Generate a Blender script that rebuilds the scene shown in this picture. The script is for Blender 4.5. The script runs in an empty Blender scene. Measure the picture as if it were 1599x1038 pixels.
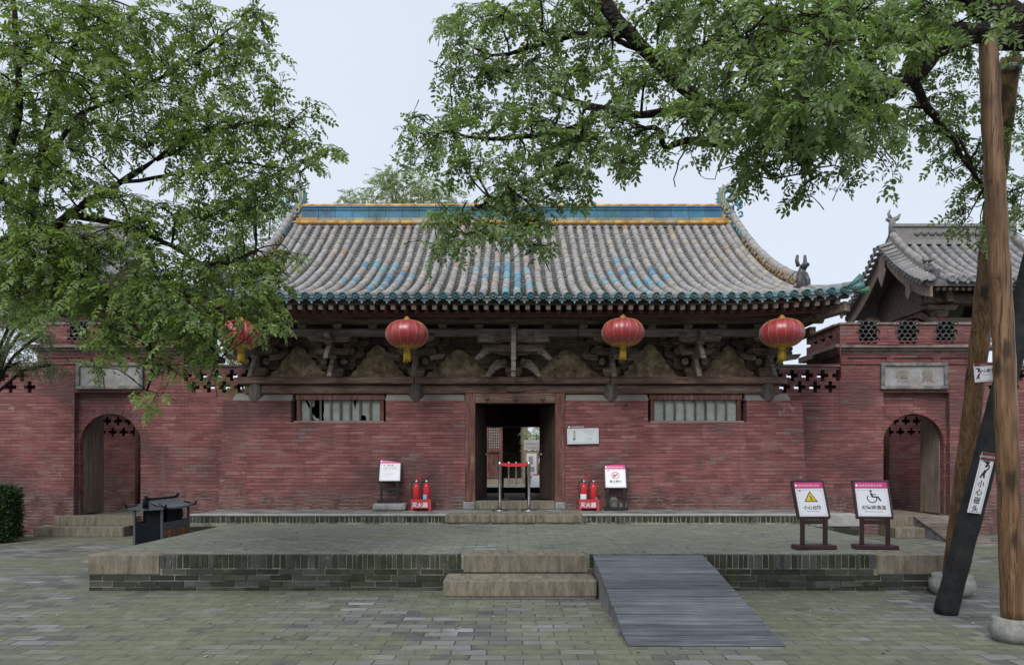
import bpy, math, random
import numpy as np
from mathutils import Vector, Matrix
from mathutils import noise as mnoise

SC = bpy.context.scene
COL = SC.collection
rnd = random.Random(7)
R = math.radians

# ---------------------------------------------------------------- camera
F = 1100.0                       # focal length in pixels of the 1599 px wide photograph
EYE = 1.6
cam_d = bpy.data.cameras.new('camera')
cam = bpy.data.objects.new('camera', cam_d)
COL.objects.link(cam)
cam.location = (0, 0, EYE)
cam.rotation_euler = (R(90), 0, 0)
cam_d.sensor_width = 36.0
cam_d.lens = 36.0 * F / 1599.0
cam_d.shift_y = 201.0 / 1599.0
cam_d.clip_start = 0.05
cam_d.clip_end = 2000
SC.camera = cam

# ---------------------------------------------------------------- sky, sun, exposure
SUN_EL, SUN_AZ = R(48), R(200)     # sun behind the camera, a little to the left
w = bpy.data.worlds.new("World"); SC.world = w
w.use_nodes = True
nt = w.node_tree
nt.nodes.clear()
sky = nt.nodes.new('ShaderNodeTexSky'); sky.sky_type = 'NISHITA'; sky.sun_disc = False
sky.sun_elevation = SUN_EL; sky.sun_rotation = SUN_AZ
sky.air_density = 1.0; sky.dust_density = 4.0; sky.ozone_density = 1.0
mx = nt.nodes.new('ShaderNodeMix'); mx.data_type = 'RGBA'
mx.inputs[0].default_value = 0.86                      # overcast: a pale even cloud sheet over the clear sky
ntc = nt.nodes.new('ShaderNodeTexCoord'); nz = nt.nodes.new('ShaderNodeTexNoise'); nz.inputs['Scale'].default_value = 2.2; nz.inputs['Detail'].default_value = 5
nt.links.new(ntc.outputs['Generated'], nz.inputs['Vector'])
cr = nt.nodes.new('ShaderNodeMix'); cr.data_type = 'RGBA'; cr.inputs[6].default_value = (4.9, 5.4, 6.25, 1); cr.inputs[7].default_value = (5.7, 6.15, 6.85, 1)
nt.links.new(nz.outputs['Fac'], cr.inputs[0]); nt.links.new(cr.outputs[2], mx.inputs[7])
nt.links.new(sky.outputs[0], mx.inputs[6])
bg = nt.nodes.new('ShaderNodeBackground'); bg.inputs[1].default_value = 0.1
nt.links.new(mx.outputs[2], bg.inputs[0])
wo = nt.nodes.new('ShaderNodeOutputWorld'); nt.links.new(bg.outputs[0], wo.inputs[0])
sl = bpy.data.lights.new('sun', 'SUN'); sl.energy = 1.5; sl.angle = R(30); sl.color = (1, 0.97, 0.93)
so = bpy.data.objects.new('sun', sl); COL.objects.link(so)
_d = Vector((math.sin(SUN_AZ) * math.cos(SUN_EL), math.cos(SUN_AZ) * math.cos(SUN_EL), math.sin(SUN_EL)))
so.rotation_euler = (-_d).to_track_quat('-Z', 'Y').to_euler()
SC.view_settings.view_transform = 'Standard'
SC.view_settings.look = 'None'
SC.view_settings.exposure = 0.62
SC.view_settings.gamma = 1
SC.view_settings.use_curve_mapping = False
SC.cycles.max_bounces = 6
SC.cycles.transparent_max_bounces = 4

# ---------------------------------------------------------------- helpers
def P(px, py, Y):
    return Vector(((px - 800) * Y / F, Y, EYE + (720 - py) * Y / F))

class MB:
    """collects faces and links them as one mesh object"""
    def __init__(s):
        s.v = []; s.f = []; s.c = []; s.sm = []; s.M = None; s.col = (1, 1, 1); s.mir = 1
    def av(s, p):
        p = Vector(p)
        if s.M is not None: p = s.M @ p
        s.v.append((p.x * s.mir, p.y, p.z)); return len(s.v) - 1
    def face(s, idx, smooth=False, col=None):
        s.f.append(idx); s.c.append(col or s.col); s.sm.append(smooth)
    def poly(s, pts, smooth=False, col=None):
        s.face([s.av(p) for p in pts], smooth, col)
    def hexa(s, p, col=None):
        i = [s.av(q) for q in p]
        for a in ((0, 3, 2, 1), (4, 5, 6, 7), (0, 1, 5, 4), (1, 2, 6, 5), (2, 3, 7, 6), (3, 0, 4, 7)):
            s.face([i[k] for k in a], False, col)
    def box(s, x0, x1, y0, y1, z0, z1, col=None, tap=0, tapb=0):
        t, b = tap, tapb
        s.hexa([(x0+b, y0+b, z0), (x1-b, y0+b, z0), (x1-b, y1-b, z0), (x0+b, y1-b, z0),
                (x0+t, y0+t, z1), (x1-t, y0+t, z1), (x1-t, y1-t, z1), (x0+t, y1-t, z1)], col)
    def bar(s, a, b, w, h, up=(0, 0, 1), col=None):
        a = Vector(a); b = Vector(b); d = (b - a).normalized(); up = Vector(up)
        sx = d.cross(up).normalized() * (w / 2); sz = sx.cross(d).normalized() * (h / 2)
        s.hexa([a-sx-sz, a+sx-sz, b+sx-sz, b-sx-sz, a-sx+sz, a+sx+sz, b+sx+sz, b-sx+sz], col)
    def tube(s, pts, r, n=8, cap=True, smooth=True, col=None, flat=1.0, lump=0.0):
        pts = [Vector(p) for p in pts]
        if not hasattr(r, '__len__'): r = [r] * len(pts)
        rings = []; u = None
        for i, p in enumerate(pts):
            d = (pts[min(i+1, len(pts)-1)] - pts[max(i-1, 0)])
            if d.length < 1e-9: d = Vector((0, 0, 1))
            d.normalize()
            if u is None:
                u = d.orthogonal().normalized()
            else:
                u = (u - d * u.dot(d))
                u = u.normalized() if u.length > 1e-6 else d.orthogonal().normalized()
            v = d.cross(u)
            lf = lambda k: 1+lump*(mnoise.noise(p*3.1+(u*math.cos(2*math.pi*k/n)+v*math.sin(2*math.pi*k/n))*1.6)) if lump else 1
            rings.append([s.av(p + (u*math.cos(2*math.pi*k/n) + v*math.sin(2*math.pi*k/n)*flat)*r[i]*lf(k)) for k in range(n)])
        for i in range(len(pts)-1):
            A, B = rings[i], rings[i+1]
            for k in range(n):
                s.face([A[k], A[(k+1) % n], B[(k+1) % n], B[k]], smooth, col)
        if cap:
            s.face(rings[0][::-1], False, col); s.face(rings[-1], False, col)
    def lathe(s, prof, c, n=20, smooth=True, col=None, axis='z', cap=True, wob=None):
        rings = []
        for k, (r, h) in enumerate(prof):
            ring = []
            for j in range(n):
                a = 2*math.pi*j/n
                rr = r * (wob(j, k) if wob else 1)
                x, y = rr*math.cos(a), rr*math.sin(a)
                if axis == 'z': p = (c[0]+x, c[1]+y, c[2]+h)
                elif axis == 'y': p = (c[0]+x, c[1]+h, c[2]+y)
                else: p = (c[0]+h, c[1]+x, c[2]+y)
                ring.append(s.av(p))
            rings.append(ring)
        for i in range(len(rings)-1):
            A, B = rings[i], rings[i+1]
            for k in range(n):
                s.face([A[k], A[(k+1) % n], B[(k+1) % n], B[k]], smooth, col)
        if cap:
            s.face(rings[0][::-1], False, col); s.face(rings[-1], False, col)
    def ball(s, c, rx, ry, rz, n=10, m=6, col=None):
        prof = [(max(1e-3, math.sin(math.pi*i/m)), -math.cos(math.pi*i/m)) for i in range(m+1)]
        rings = []
        for r, h in prof:
            rings.append([s.av((c[0]+rx*r*math.cos(2*math.pi*j/n), c[1]+ry*r*math.sin(2*math.pi*j/n), c[2]+rz*h)) for j in range(n)])
        for i in range(m):
            for k in range(n):
                s.face([rings[i][k], rings[i][(k+1) % n], rings[i+1][(k+1) % n], rings[i+1][k]], True, col)
    def prism(s, poly, y0, y1, plane='xz', col=None, smooth=False):
        """extrude an outline (list of 2-d points)"""
        def q(a, b, t):
            return {'xz': (a, t, b), 'yz': (t, a, b), 'xy': (a, b, t)}[plane]
        A = [s.av(q(a, b, y0)) for a, b in poly]; B = [s.av(q(a, b, y1)) for a, b in poly]
        s.face(A, False, col); s.face(B[::-1], False, col)
        n = len(poly)
        for k in range(n):
            s.face([A[k], B[k], B[(k+1) % n], A[(k+1) % n]], smooth, col)
    def cells(s, xs, zs, solid, y0, y1, col=None):
        """wall on a grid of cells with openings: no inner faces"""
        nx, nz = len(xs)-1, len(zs)-1
        S = lambda i, j: 0 <= i < nx and 0 <= j < nz and solid(i, j)
        for i in range(nx):
            for j in range(nz):
                if not S(i, j): continue
                x0, x1, z0, z1 = xs[i], xs[i+1], zs[j], zs[j+1]
                s.poly([(x0, y0, z0), (x1, y0, z0), (x1, y0, z1), (x0, y0, z1)], col=col)
                s.poly([(x1, y1, z0), (x0, y1, z0), (x0, y1, z1), (x1, y1, z1)], col=col)
                if not S(i-1, j): s.poly([(x0, y1, z0), (x0, y0, z0), (x0, y0, z1), (x0, y1, z1)], col=col)
                if not S(i+1, j): s.poly([(x1, y0, z0), (x1, y1, z0), (x1, y1, z1), (x1, y0, z1)], col=col)
                if not S(i, j-1): s.poly([(x0, y1, z0), (x1, y1, z0), (x1, y0, z0), (x0, y0, z0)], col=col)
                if not S(i, j+1): s.poly([(x0, y0, z1), (x1, y0, z1), (x1, y1, z1), (x0, y1, z1)], col=col)
    def text(s, body, size, u, v, wd, align='CENTER', bold=0.0, sx=1.0, col=None):
        """flat lettering in the (x, z) plane of the current matrix, facing -y"""
        cu = bpy.data.curves.new('t', 'FONT'); cu.body = body; cu.size = size; cu.align_x = align; cu.offset = bold
        cu.resolution_u = 3
        o = bpy.data.objects.new('t', cu); COL.objects.link(o)
        me = bpy.data.meshes.new_from_object(o.evaluated_get(bpy.context.evaluated_depsgraph_get()))
        b = len(s.v)
        for q in me.vertices: s.av((u + q.co.x*sx, wd, v + q.co.y))
        for pl in me.polygons: s.face([b + k for k in pl.vertices], False, col)
        bpy.data.objects.remove(o); bpy.data.curves.remove(cu); bpy.data.meshes.remove(me)
    def build(s, name, mat, parent=None, bevel=0.0, seg=1):
        org = Vector((0, 0, 0))
        p = parent
        while p is not None:
            org += p.location; p = p.parent
        me = bpy.data.meshes.new(name)
        V = np.array(s.v, dtype=np.float32).reshape(-1, 3)
        fs = s.f if s.mir > 0 else [f[::-1] for f in s.f]
        me.from_pydata([tuple(x) for x in (V - np.array(org, dtype=np.float32))], [], fs)
        me.polygons.foreach_set('use_smooth', s.sm)
        ln = np.zeros(len(me.polygons), dtype=np.int32); me.polygons.foreach_get('loop_total', ln)
        nm = np.zeros(len(me.polygons)*3, dtype=np.float32); me.polygons.foreach_get('normal', nm)
        nm = np.abs(nm.reshape(-1, 3)); ax = np.repeat(np.argmax(nm*np.array([1, 1.001, 1.0]), axis=1), ln)
        li = np.zeros(len(me.loops), dtype=np.int32); me.loops.foreach_get('vertex_index', li)
        W = V[li]
        uv = np.where((ax == 0)[:, None], W[:, [1, 2]], np.where((ax == 1)[:, None], W[:, [0, 2]], W[:, [0, 1]]))
        ul = me.uv_layers.new(name='UVMap'); ul.data.foreach_set('uv', uv.astype(np.float32).ravel())
        ca = me.color_attributes.new('Col', 'FLOAT_COLOR', 'CORNER')
        cc = np.ones((len(s.c), 4), dtype=np.float32); cc[:, :3] = np.array(s.c, dtype=np.float32)
        ca.data.foreach_set('color', np.repeat(cc, ln, axis=0).ravel())
        me.materials.append(mat)
        o = bpy.data.objects.new(name, me); COL.objects.link(o)
        if parent is not None: o.parent = parent
        if bevel:
            b = o.modifiers.new('bevel', 'BEVEL'); b.width = bevel; b.segments = seg; b.limit_method = 'ANGLE'; b.angle_limit = R(40)
        return o

def thing(name, label, cat, loc=(0, 0, 0), group=None):
    o = bpy.data.objects.new(name, None); o.empty_display_size = 0.1; COL.objects.link(o)
    o.location = loc
    return tag(o, label, cat, group)
def tag(o, label, cat, group=None):
    o['label'] = label; o['category'] = cat
    if group: o['group'] = group
    return o
def structure(o, kind='structure'):
    o['kind'] = kind; return o
def copy_tree(o, parent=None):
    c = o.copy(); COL.objects.link(c); c.parent = parent
    for ch in list(o.children): copy_tree(ch, c)
    return c

def smooth_path(pts, step=0.12, jit=0.0, seed=0):
    pts = [Vector(p) for p in pts]
    out = []
    rr = random.Random(seed)
    for i in range(len(pts)-1):
        p0, p1, p2, p3 = pts[max(i-1, 0)], pts[i], pts[i+1], pts[min(i+2, len(pts)-1)]
        n = max(2, int((p2-p1).length/step))
        for k in range(n):
            t = k/n
            q = 0.5*((2*p1) + (p2-p0)*t + (2*p0-5*p1+4*p2-p3)*t*t + (3*p1-p0-3*p2+p3)*t**3)
            if jit and 0 < len(out): q += Vector((rr.uniform(-jit, jit), rr.uniform(-jit, jit), rr.uniform(-jit, jit)))
            out.append(q)
    out.append(pts[-1])
    return out

# ---------------------------------------------------------------- materials
class NT:
    def __init__(s, name):
        s.m = bpy.data.materials.new(name); s.m.use_nodes = True
        s.t = s.m.node_tree; s.t.nodes.clear()
        s.out = s.n('OutputMaterial'); s.b = s.n('BsdfPrincipled')
        s.l(s.b.outputs[0], s.out.inputs[0])
        s.uv = s.n('UVMap').outputs[0]
        s.tc = s.n('TexCoord')
        s.obj = s.tc.outputs['Object']
    def n(s, t): return s.t.nodes.new('ShaderNode' + t)
    def l(s, a, b): s.t.links.new(a, b)
    def sock(s, v, inp):
        if hasattr(v, 'is_output'): s.l(v, inp)
        elif isinstance(v, (tuple, list)): inp.default_value = (*v, 1) if len(v) == 3 and inp.type == 'RGBA' else v
        else: inp.default_value = v
    def math(s, op, a, b=0.0, clamp=False):
        m = s.n('Math'); m.operation = op; m.use_clamp = clamp
        s.sock(a, m.inputs[0]); s.sock(b, m.inputs[1]); return m.outputs[0]
    def mix(s, f, a, b, mode='MIX'):
        m = s.n('Mix'); m.data_type = 'RGBA'; m.blend_type = mode
        s.sock(f, m.inputs[0]); s.sock(a, m.inputs[6]); s.sock(b, m.inputs[7]); return m.outputs[2]
    def scale(s, vec, sc):
        m = s.n('VectorMath'); m.operation = 'MULTIPLY'; s.l(vec, m.inputs[0]); m.inputs[1].default_value = sc; return m.outputs[0]
    def noise(s, sc, det=4, vec=None, rough=0.55, col=False, dist=0.0):
        m = s.n('TexNoise'); s.l(vec or s.uv, m.inputs['Vector']); m.inputs['Scale'].default_value = sc
        m.inputs['Detail'].default_value = det; m.inputs['Roughness'].default_value = rough; m.inputs['Distortion'].default_value = dist
        return m.outputs['Color' if col else 'Fac']
    def ramp(s, f, stops):
        m = s.n('ValToRGB'); s.sock(f, m.inputs[0]); e = m.color_ramp.elements
        while len(e) < len(stops): e.new(0.5)
        for k, (p, c) in enumerate(stops):
            e[k].position = p; e[k].color = (*c, 1) if hasattr(c, '__len__') else (c, c, c, 1)
        return m.outputs[0]
    def step(s, f, a, b):
        m = s.n('MapRange'); m.interpolation_type = 'SMOOTHSTEP'; s.sock(f, m.inputs[0])
        m.inputs[1].default_value = a; m.inputs[2].default_value = b; return m.outputs[0]
    def bump(s, h, strength=0.4, dist=0.01):
        m = s.n('Bump'); s.sock(h, m.inputs['Height']); m.inputs['Strength'].default_value = strength; m.inputs['Distance'].default_value = dist
        s.l(m.outputs[0], s.b.inputs['Normal'])
    def set(s, col=None, rough=None, metal=None, spec=None):
        if col is not None: s.sock(col, s.b.inputs['Base Color'])
        if rough is not None: s.sock(rough, s.b.inputs['Roughness'])
        if metal is not None: s.b.inputs['Metallic'].default_value = metal
        if spec is not None: s.b.inputs['Specular IOR Level'].default_value = spec
    def island(s): return s.n('NewGeometry').outputs['Random Per Island']
    def attr(s):
        m = s.n('Attribute'); m.attribute_name = 'Col'; return m.outputs['Color']

MATS = {}
def simple(name, c, rough=0.6, var=0.25, sc=6.0, bump=0.15, metal=0.0, coord='obj', stretch=None, c2=None, isl=0.0, spec=0.5, useattr=False):
    if name in MATS: return MATS[name]
    t = NT(name)
    vec = t.obj if coord == 'obj' else t.uv
    if stretch: vec = t.scale(vec, stretch)
    n1 = t.noise(sc, 5, vec, 0.6); n2 = t.noise(sc*7, 3, vec)
    c = Vector(c); hi = Vector(c2) if c2 else c*(1+var); lo = c*(1-var)
    f = t.math('ADD', t.math('MULTIPLY', n1, 0.7), t.math('MULTIPLY', n2, 0.3))
    k = t.ramp(f, [(0.36, tuple(lo)), (0.5, tuple(c)), (0.64, tuple(hi))])
    if useattr: k = t.mix(1.0, t.attr(), k, 'MULTIPLY')
    if isl:
        k = t.mix(1.0, k, t.ramp(t.island(), [(0, 1-isl), (1, 1+isl)]), 'MULTIPLY')
    t.set(k, t.math('ADD', t.math('MULTIPLY', n1, 0.2), rough-0.1), metal, spec)
    if bump: t.bump(f, bump, 0.01)
    MATS[name] = t.m
    return t.m

def m_brick_red():
    t = NT('red_washed_brick')
    wob = t.n('VectorMath'); wob.operation = 'MULTIPLY_ADD'
    t.l(t.noise(2.5, 3, col=True), wob.inputs[0]); wob.inputs[1].default_value = (.022, .022, 0); t.l(t.uv, wob.inputs[2])
    b = t.n('TexBrick'); t.l(wob.outputs[0], b.inputs[0])
    b.inputs['Color1'].default_value = (0, 0, 0, 1); b.inputs['Color2'].default_value = (1, 1, 1, 1); b.inputs['Mortar'].default_value = (.5, .5, .5, 1)
    b.inputs['Scale'].default_value = 1; b.inputs['Mortar Size'].default_value = .0065; b.inputs['Mortar Smooth'].default_value = .3
    b.inputs['Brick Width'].default_value = .3; b.inputs['Row Height'].default_value = .074
    r = t.math('ADD', b.outputs[0], 0); mort = b.outputs[1]
    big = t.noise(.55, 6); med = t.noise(3.2, 6, rough=.65); fine = t.noise(45, 3)
    strk = t.noise(1.1, 5, t.scale(t.uv, (1.6, .22, 1)))
    sep = t.n('SeparateXYZ'); t.l(t.uv, sep.inputs[0]); z = sep.outputs[1]
    band = t.noise(1.0, 4, t.scale(t.uv, (1.1, 15, 1)), .6)
    tone = t.math('ADD', t.math('MULTIPLY', r, .2), t.math('ADD', t.math('MULTIPLY', med, .35), t.math('MULTIPLY', band, .45)))
    c = t.ramp(tone, [(.3, (.085, .04, .038)), (.42, (.168, .062, .06)), (.55, (.232, .09, .086)), (.72, (.31, .168, .153))])
    c = t.mix(t.math('MULTIPLY', t.step(big, .47, .62), .78), c, (.09, .048, .049))
    c = t.mix(t.math('MULTIPLY', t.step(strk, .55, .75), .5), c, (.29, .15, .148))
    pt = t.step(t.noise(1.5, 7, t.scale(t.uv, (1, .8, 1)), .75), .64, .67); c = t.mix(t.math('MULTIPLY', pt, .55), c, (.36, .25, .22))
    fade = t.step(t.noise(.8, 6, t.scale(t.uv, (1, 1.3, 1)), .7), .56, .68); c = t.mix(t.math('MULTIPLY', fade, .5), c, (.27, .125, .11))
    grey = t.math('MULTIPLY', t.step(r, .62, .72), t.step(t.noise(1.0, 5, rough=.7), .52, .6))
    c = t.mix(t.math('MULTIPLY', grey, .7), c, (.15, .125, .115))
    zz = t.math('ADD', z, t.math('MULTIPLY', t.math('SUBTRACT', t.noise(1.6, 5, rough=.7), .5), 2.2))
    wear = t.step(zz, 1.3, .55)
    c = t.mix(t.math('MULTIPLY', wear, .78), c, t.ramp(med, [(.35, (.06, .034, .032)), (.65, (.17, .105, .095))]))
    mcol = t.mix(t.math('MULTIPLY', wear, t.step(t.noise(4, 3), .42, .6)), t.mix(t.step(t.noise(2.2, 4), .5, .62), (.06, .024, .025), (.3, .17, .155)), (.36, .32, .29))
    sq = t.n('SeparateXYZ'); t.l(wob.outputs[0], sq.inputs[0])
    fr = t.math('FRACT', t.math('DIVIDE', sq.outputs[1], .074)); hz = t.math('ADD', t.step(fr, .1, .0), t.step(fr, .9, 1.0), True)
    c = t.mix(t.math('MULTIPLY', mort, t.math('ADD', t.math('MULTIPLY', hz, .7), t.math('ADD', t.math('MULTIPLY', wear, .3), .18), True)), c, mcol)
    t.set(c, .8, spec=.3)
    h = t.math('ADD', t.math('MULTIPLY', mort, -1.0), t.math('ADD', t.math('MULTIPLY', fine, .35), t.math('MULTIPLY', t.math('ADD', r, med), .4)))
    t.bump(h, .9, .014)
    return t.m

def m_paving(name, cov, grn=(.105, .117, .07), lift=1.0):
    t = NT(name)
    wob = t.n('VectorMath'); wob.operation = 'MULTIPLY_ADD'
    t.l(t.noise(1.8, 4, col=True), wob.inputs[0]); wob.inputs[1].default_value = (.09, .07, 0); t.l(t.uv, wob.inputs[2])
    wb2 = t.n('VectorMath'); wb2.operation = 'MULTIPLY_ADD'; t.l(t.noise(11, 3, col=True), wb2.inputs[0]); wb2.inputs[1].default_value = (.026, .026, 0); t.l(wob.outputs[0], wb2.inputs[2])
    b = t.n('TexBrick'); t.l(wb2.outputs[0], b.inputs[0])
    b.inputs['Color1'].default_value = (0, 0, 0, 1); b.inputs['Color2'].default_value = (1, 1, 1, 1); b.inputs['Mortar'].default_value = (.4, .4, .4, 1)
    b.inputs['Scale'].default_value = 1; b.inputs['Mortar Size'].default_value = .008; b.inputs['Mortar Smooth'].default_value = .4
    b.inputs['Brick Width'].default_value = .3; b.inputs['Row Height'].default_value = .155
    r = t.math('ADD', b.outputs[0], 0); mort = b.outputs[1]
    med = t.noise(2.6, 6, rough=.65); fine = t.noise(30, 4); big = t.noise(.45, 6, rough=.6)
    tone = t.math('ADD', t.math('MULTIPLY', r, .5), t.math('MULTIPLY', med, .5))
    c = t.ramp(tone, [(.2, tuple(lift*x for x in (.07, .073, .068))), (.5, tuple(lift*x for x in (.135, .138, .13))), (.8, tuple(lift*x for x in (.22, .222, .225)))])
    bright = t.math('MULTIPLY', t.step(r, .7, .8), t.step(t.noise(.7, 4), .5, .62))
    c = t.mix(t.math('MULTIPLY', bright, .55), c, tuple(lift*x for x in (.33, .34, .37)))
    c = t.mix(t.math('MULTIPLY', mort, .85), c, (.035, .04, .026))
    moss = t.step(t.math('ADD', big, t.math('MULTIPLY', t.math('SUBTRACT', med, .5), .6)), cov, cov+.2)
    mc = t.ramp(t.noise(7, 5), [(.3, tuple(x*.8 for x in grn)), (.7, tuple(x*1.35 for x in grn))])
    mc = t.mix(t.math('MULTIPLY', mort, .38), mc, (.04, .046, .026)); c = t.mix(t.math('MULTIPLY', moss, .78), c, mc)
    dust = t.step(t.noise(1.7, 5, rough=.7), .56, .72)
    c = t.mix(t.math('MULTIPLY', dust, .5), c, (.25, .23, .2))
    c = t.mix(t.math('MULTIPLY', t.step(t.noise(60, 2), .69, .74), .7), c, (.42, .4, .36))
    t.set(c, t.math('ADD', .62, t.math('MULTIPLY', moss, .25)), spec=.35)
    h = t.math('ADD', t.math('MULTIPLY', t.math('MULTIPLY', mort, t.math('SUBTRACT', 1.15, moss)), -1.0),
               t.math('ADD', t.math('MULTIPLY', fine, .3), t.math('MULTIPLY', t.math('ADD', r, t.math('MULTIPLY', med, 1.5)), .45)))
    t.bump(h, .6, .018)
    return t.m

def m_leaf(name, lo, hi, tr=.38):
    t = NT(name)
    a = t.n('Attribute'); a.attribute_name = 'lv'
    f = t.math('ADD', t.math('MULTIPLY', a.outputs['Fac'], .7), t.math('MULTIPLY', t.island(), .3))
    c = t.ramp(f, [(0, lo), (.7, hi), (.9, tuple(x*1.2 for x in hi)), (.99, (.34, .3, .07))])
    t.set(c, .5, spec=.4)
    tb = t.n('BsdfTranslucent'); t.l(t.mix(1.0, c, (1.25, 1.35, .6), 'MULTIPLY'), tb.inputs[0])
    ms = t.n('MixShader'); ms.inputs[0].default_value = tr
    t.l(t.b.outputs[0], ms.inputs[1]); t.l(tb.outputs[0], ms.inputs[2]); t.l(ms.outputs[0], t.out.inputs[0])
    return t.m

def m_wood(name, cs, stretch, rough=.75, crack=.5, sc=3.0, coord='obj', knots=False):
    t = NT(name)
    vec = t.scale(t.obj if coord == 'obj' else t.uv, stretch)
    n1 = t.noise(sc, 7, vec, .65); n2 = t.noise(sc*4, 4, vec, .6); big = t.noise(1.2, 4, t.obj)
    f = t.math('ADD', t.math('MULTIPLY', n1, .55), t.math('ADD', t.math('MULTIPLY', n2, .2), t.math('MULTIPLY', big, .25)))
    c = t.ramp(f, [(.38, cs[0]), (.5, cs[1]), (.62, cs[2])])
    ck = t.step(n2, .36, .30)
    c = t.mix(t.math('MULTIPLY', ck, crack), c, tuple(x*.35 for x in cs[0]))
    if knots:
        cn = t.noise(1.0, 3, t.scale(t.obj, (22, 22, .35)), .5); cm = t.math('ABSOLUTE', t.math('SUBTRACT', cn, .5))
        c = t.mix(t.math('MULTIPLY', t.step(cm, .02, .006), .85), c, (.03, .018, .012))
        v = t.n('TexVoronoi'); t.l(t.scale(t.obj, (5, 5, 2.2)), v.inputs['Vector']); v.inputs['Scale'].default_value = 1.0
        kd = t.math('ADD', v.outputs['Distance'], t.math('MULTIPLY', n2, .25))
        c = t.mix(t.math('MULTIPLY', t.step(kd, .42, .22), .9), c, (.035, .02, .012))
    c = t.mix(1.0, c, t.ramp(t.island(), [(0, .78), (1, 1.22)]), 'MULTIPLY')
    t.set(c, rough, spec=.3)
    t.bump(t.math('SUBTRACT', f, t.math('MULTIPLY', ck, .4)), .5, .008)
    return t.m

def m_tile(name, rough, gain=1.0):
    t = NT(name)
    n = t.noise(9, 5, t.obj, .65); n2 = t.noise(50, 3, t.obj)
    c = t.mix(1.0, t.attr(), t.ramp(n, [(.3, .66*gain), (.5, .93*gain), (.7, 1.1*gain)]), 'MULTIPLY')
    lich = t.step(t.noise(3.2, 5, t.obj, .7), .58, .7)
    c = t.mix(t.math('MULTIPLY', lich, .35), c, (.2, .2, .16))
    t.set(c, rough, spec=.4)
    t.bump(t.math('ADD', n, t.math('MULTIPLY', n2, .4)), .35, .01)
    return t.m

def m_glaze():
    t = NT('glazed_ceramic')
    n = t.noise(5, 6, t.uv, .7)
    n1 = t.noise(2.2, 5, t.uv, .6)
    c = t.mix(1.0, t.attr(), t.ramp(n1, [(.3, .6), (.5, 1.0), (.7, 1.35)]), 'MULTIPLY')
    chip = t.step(n, .62, .66)
    c = t.mix(t.math('MULTIPLY', chip, .75), c, (.3, .28, .24))
    t.set(c, t.math('ADD', .42, t.math('MULTIPLY', chip, .5)))
    t.bump(n, .25, .01)
    return t.m

def m_plaster_panel():
    t = NT('painted_plaster')
    n = t.noise(5, 6, t.uv, .7); n2 = t.noise(14, 4, t.uv); v = t.n('TexVoronoi'); t.l(t.uv, v.inputs['Vector']); v.inputs['Scale'].default_value = 7
    c = t.ramp(n, [(.35, (.1, .075, .052)), (.5, (.22, .167, .112)), (.66, (.4, .315, .21))])
    c = t.mix(t.math('MULTIPLY', t.step(v.outputs['Distance'], .3, .12), t.step(n2, .46, .55)), c, (.06, .055, .045))
    t.set(c, .9, spec=.1); t.bump(n, .4, .01)
    return t.m

M_BRICK = m_brick_red()
M_PAVE = m_paving('courtyard_brick_paving', .38, (.118, .131, .078), 1.0)
M_PAVE_TOP = m_paving('platform_brick_paving', .27, (.165, .178, .132), 1.3)
M_PAVE_UP = m_paving('terrace_paving', .7, (.22, .21, .18), 1.45)
def m_dark_brick():
    t = NT('mossy_dark_brick')
    i = t.island(); n = t.noise(6, 6, t.uv, .7); n2 = t.noise(30, 3, t.uv)
    c = t.ramp(t.math('ADD', t.math('MULTIPLY', i, .55), t.math('MULTIPLY', n, .45)), [(.15, (.016, .018, .015)), (.5, (.042, .044, .04)), (.85, (.1, .1, .098))])
    mo = t.step(t.noise(1.3, 5, t.uv, .7), .42, .62)
    c = t.mix(t.math('MULTIPLY', mo, .6), c, t.ramp(n, [(.3, (.014, .018, .009)), (.7, (.06, .068, .025))]))
    c = t.mix(t.math('MULTIPLY', t.step(n, .63, .7), .5), c, (.3, .3, .27))
    t.set(c, .85, spec=.25); t.bump(t.math('ADD', n, t.math('MULTIPLY', n2, .5)), .5, .01)
    return t.m
M_DBRICK = m_dark_brick()
M_MORTAR = simple('pale_mortar', (.2, .205, .155), .9, .7, 3.5, .4, coord='uv')
M_SAND = simple('tan_sandstone', (.165, .145, .108), .85, .5, 2.2, .5, coord='uv', stretch=(6, 1.2, 1))
M_STONE = simple('grey_stone', (.22, .22, .21), .85, .35, 7, .5)
M_CEM = simple('grey_cement', (.33, .32, .3), .9, .25, 5, .4)
M_COPE = simple('weathered_brick_coping', (.17, .13, .12), .9, .45, 6, .5, isl=.25)
M_TDARK = m_wood('dark_old_timber', [(.036, .026, .02), (.095, .07, .054), (.19, .145, .108)], (.6, 6, 6))
M_TDARKV = m_wood('dark_old_timber_upright', [(.035, .03, .027), (.085, .07, .06), (.15, .125, .105)], (6, 6, .6))
M_TBEAM = m_wood('faded_red_timber', [(.06, .032, .027), (.12, .07, .054), (.24, .17, .122)], (.5, 5, 7))
M_TRED = m_wood('red_brown_timber', [(.06, .024, .021), (.105, .045, .038), (.19, .105, .082)], (6, 6, .6))
M_DOOR = m_wood('dark_door_timber', [(.02, .014, .012), (.04, .028, .023), (.07, .05, .04)], (7, 7, .5))
M_DOORW = m_wood('weathered_door_timber', [(.1, .072, .058), (.19, .145, .12), (.27, .22, .19)], (9, 9, .4))
M_TGREY = m_wood('greyed_timber', [(.05, .042, .036), (.12, .1, .085), (.2, .172, .148)], (.5, 4, 6))
M_RAMP = m_wood('grey_ramp_boards', [(.042, .046, .053), (.09, .098, .111), (.16, .169, .184)], (.3, 9, 7), .6, .5)
M_RAMPS = m_wood('grey_ramp_side', [(.08, .08, .08), (.14, .14, .14), (.2, .2, .195)], (8, 2, .8), .8)
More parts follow.
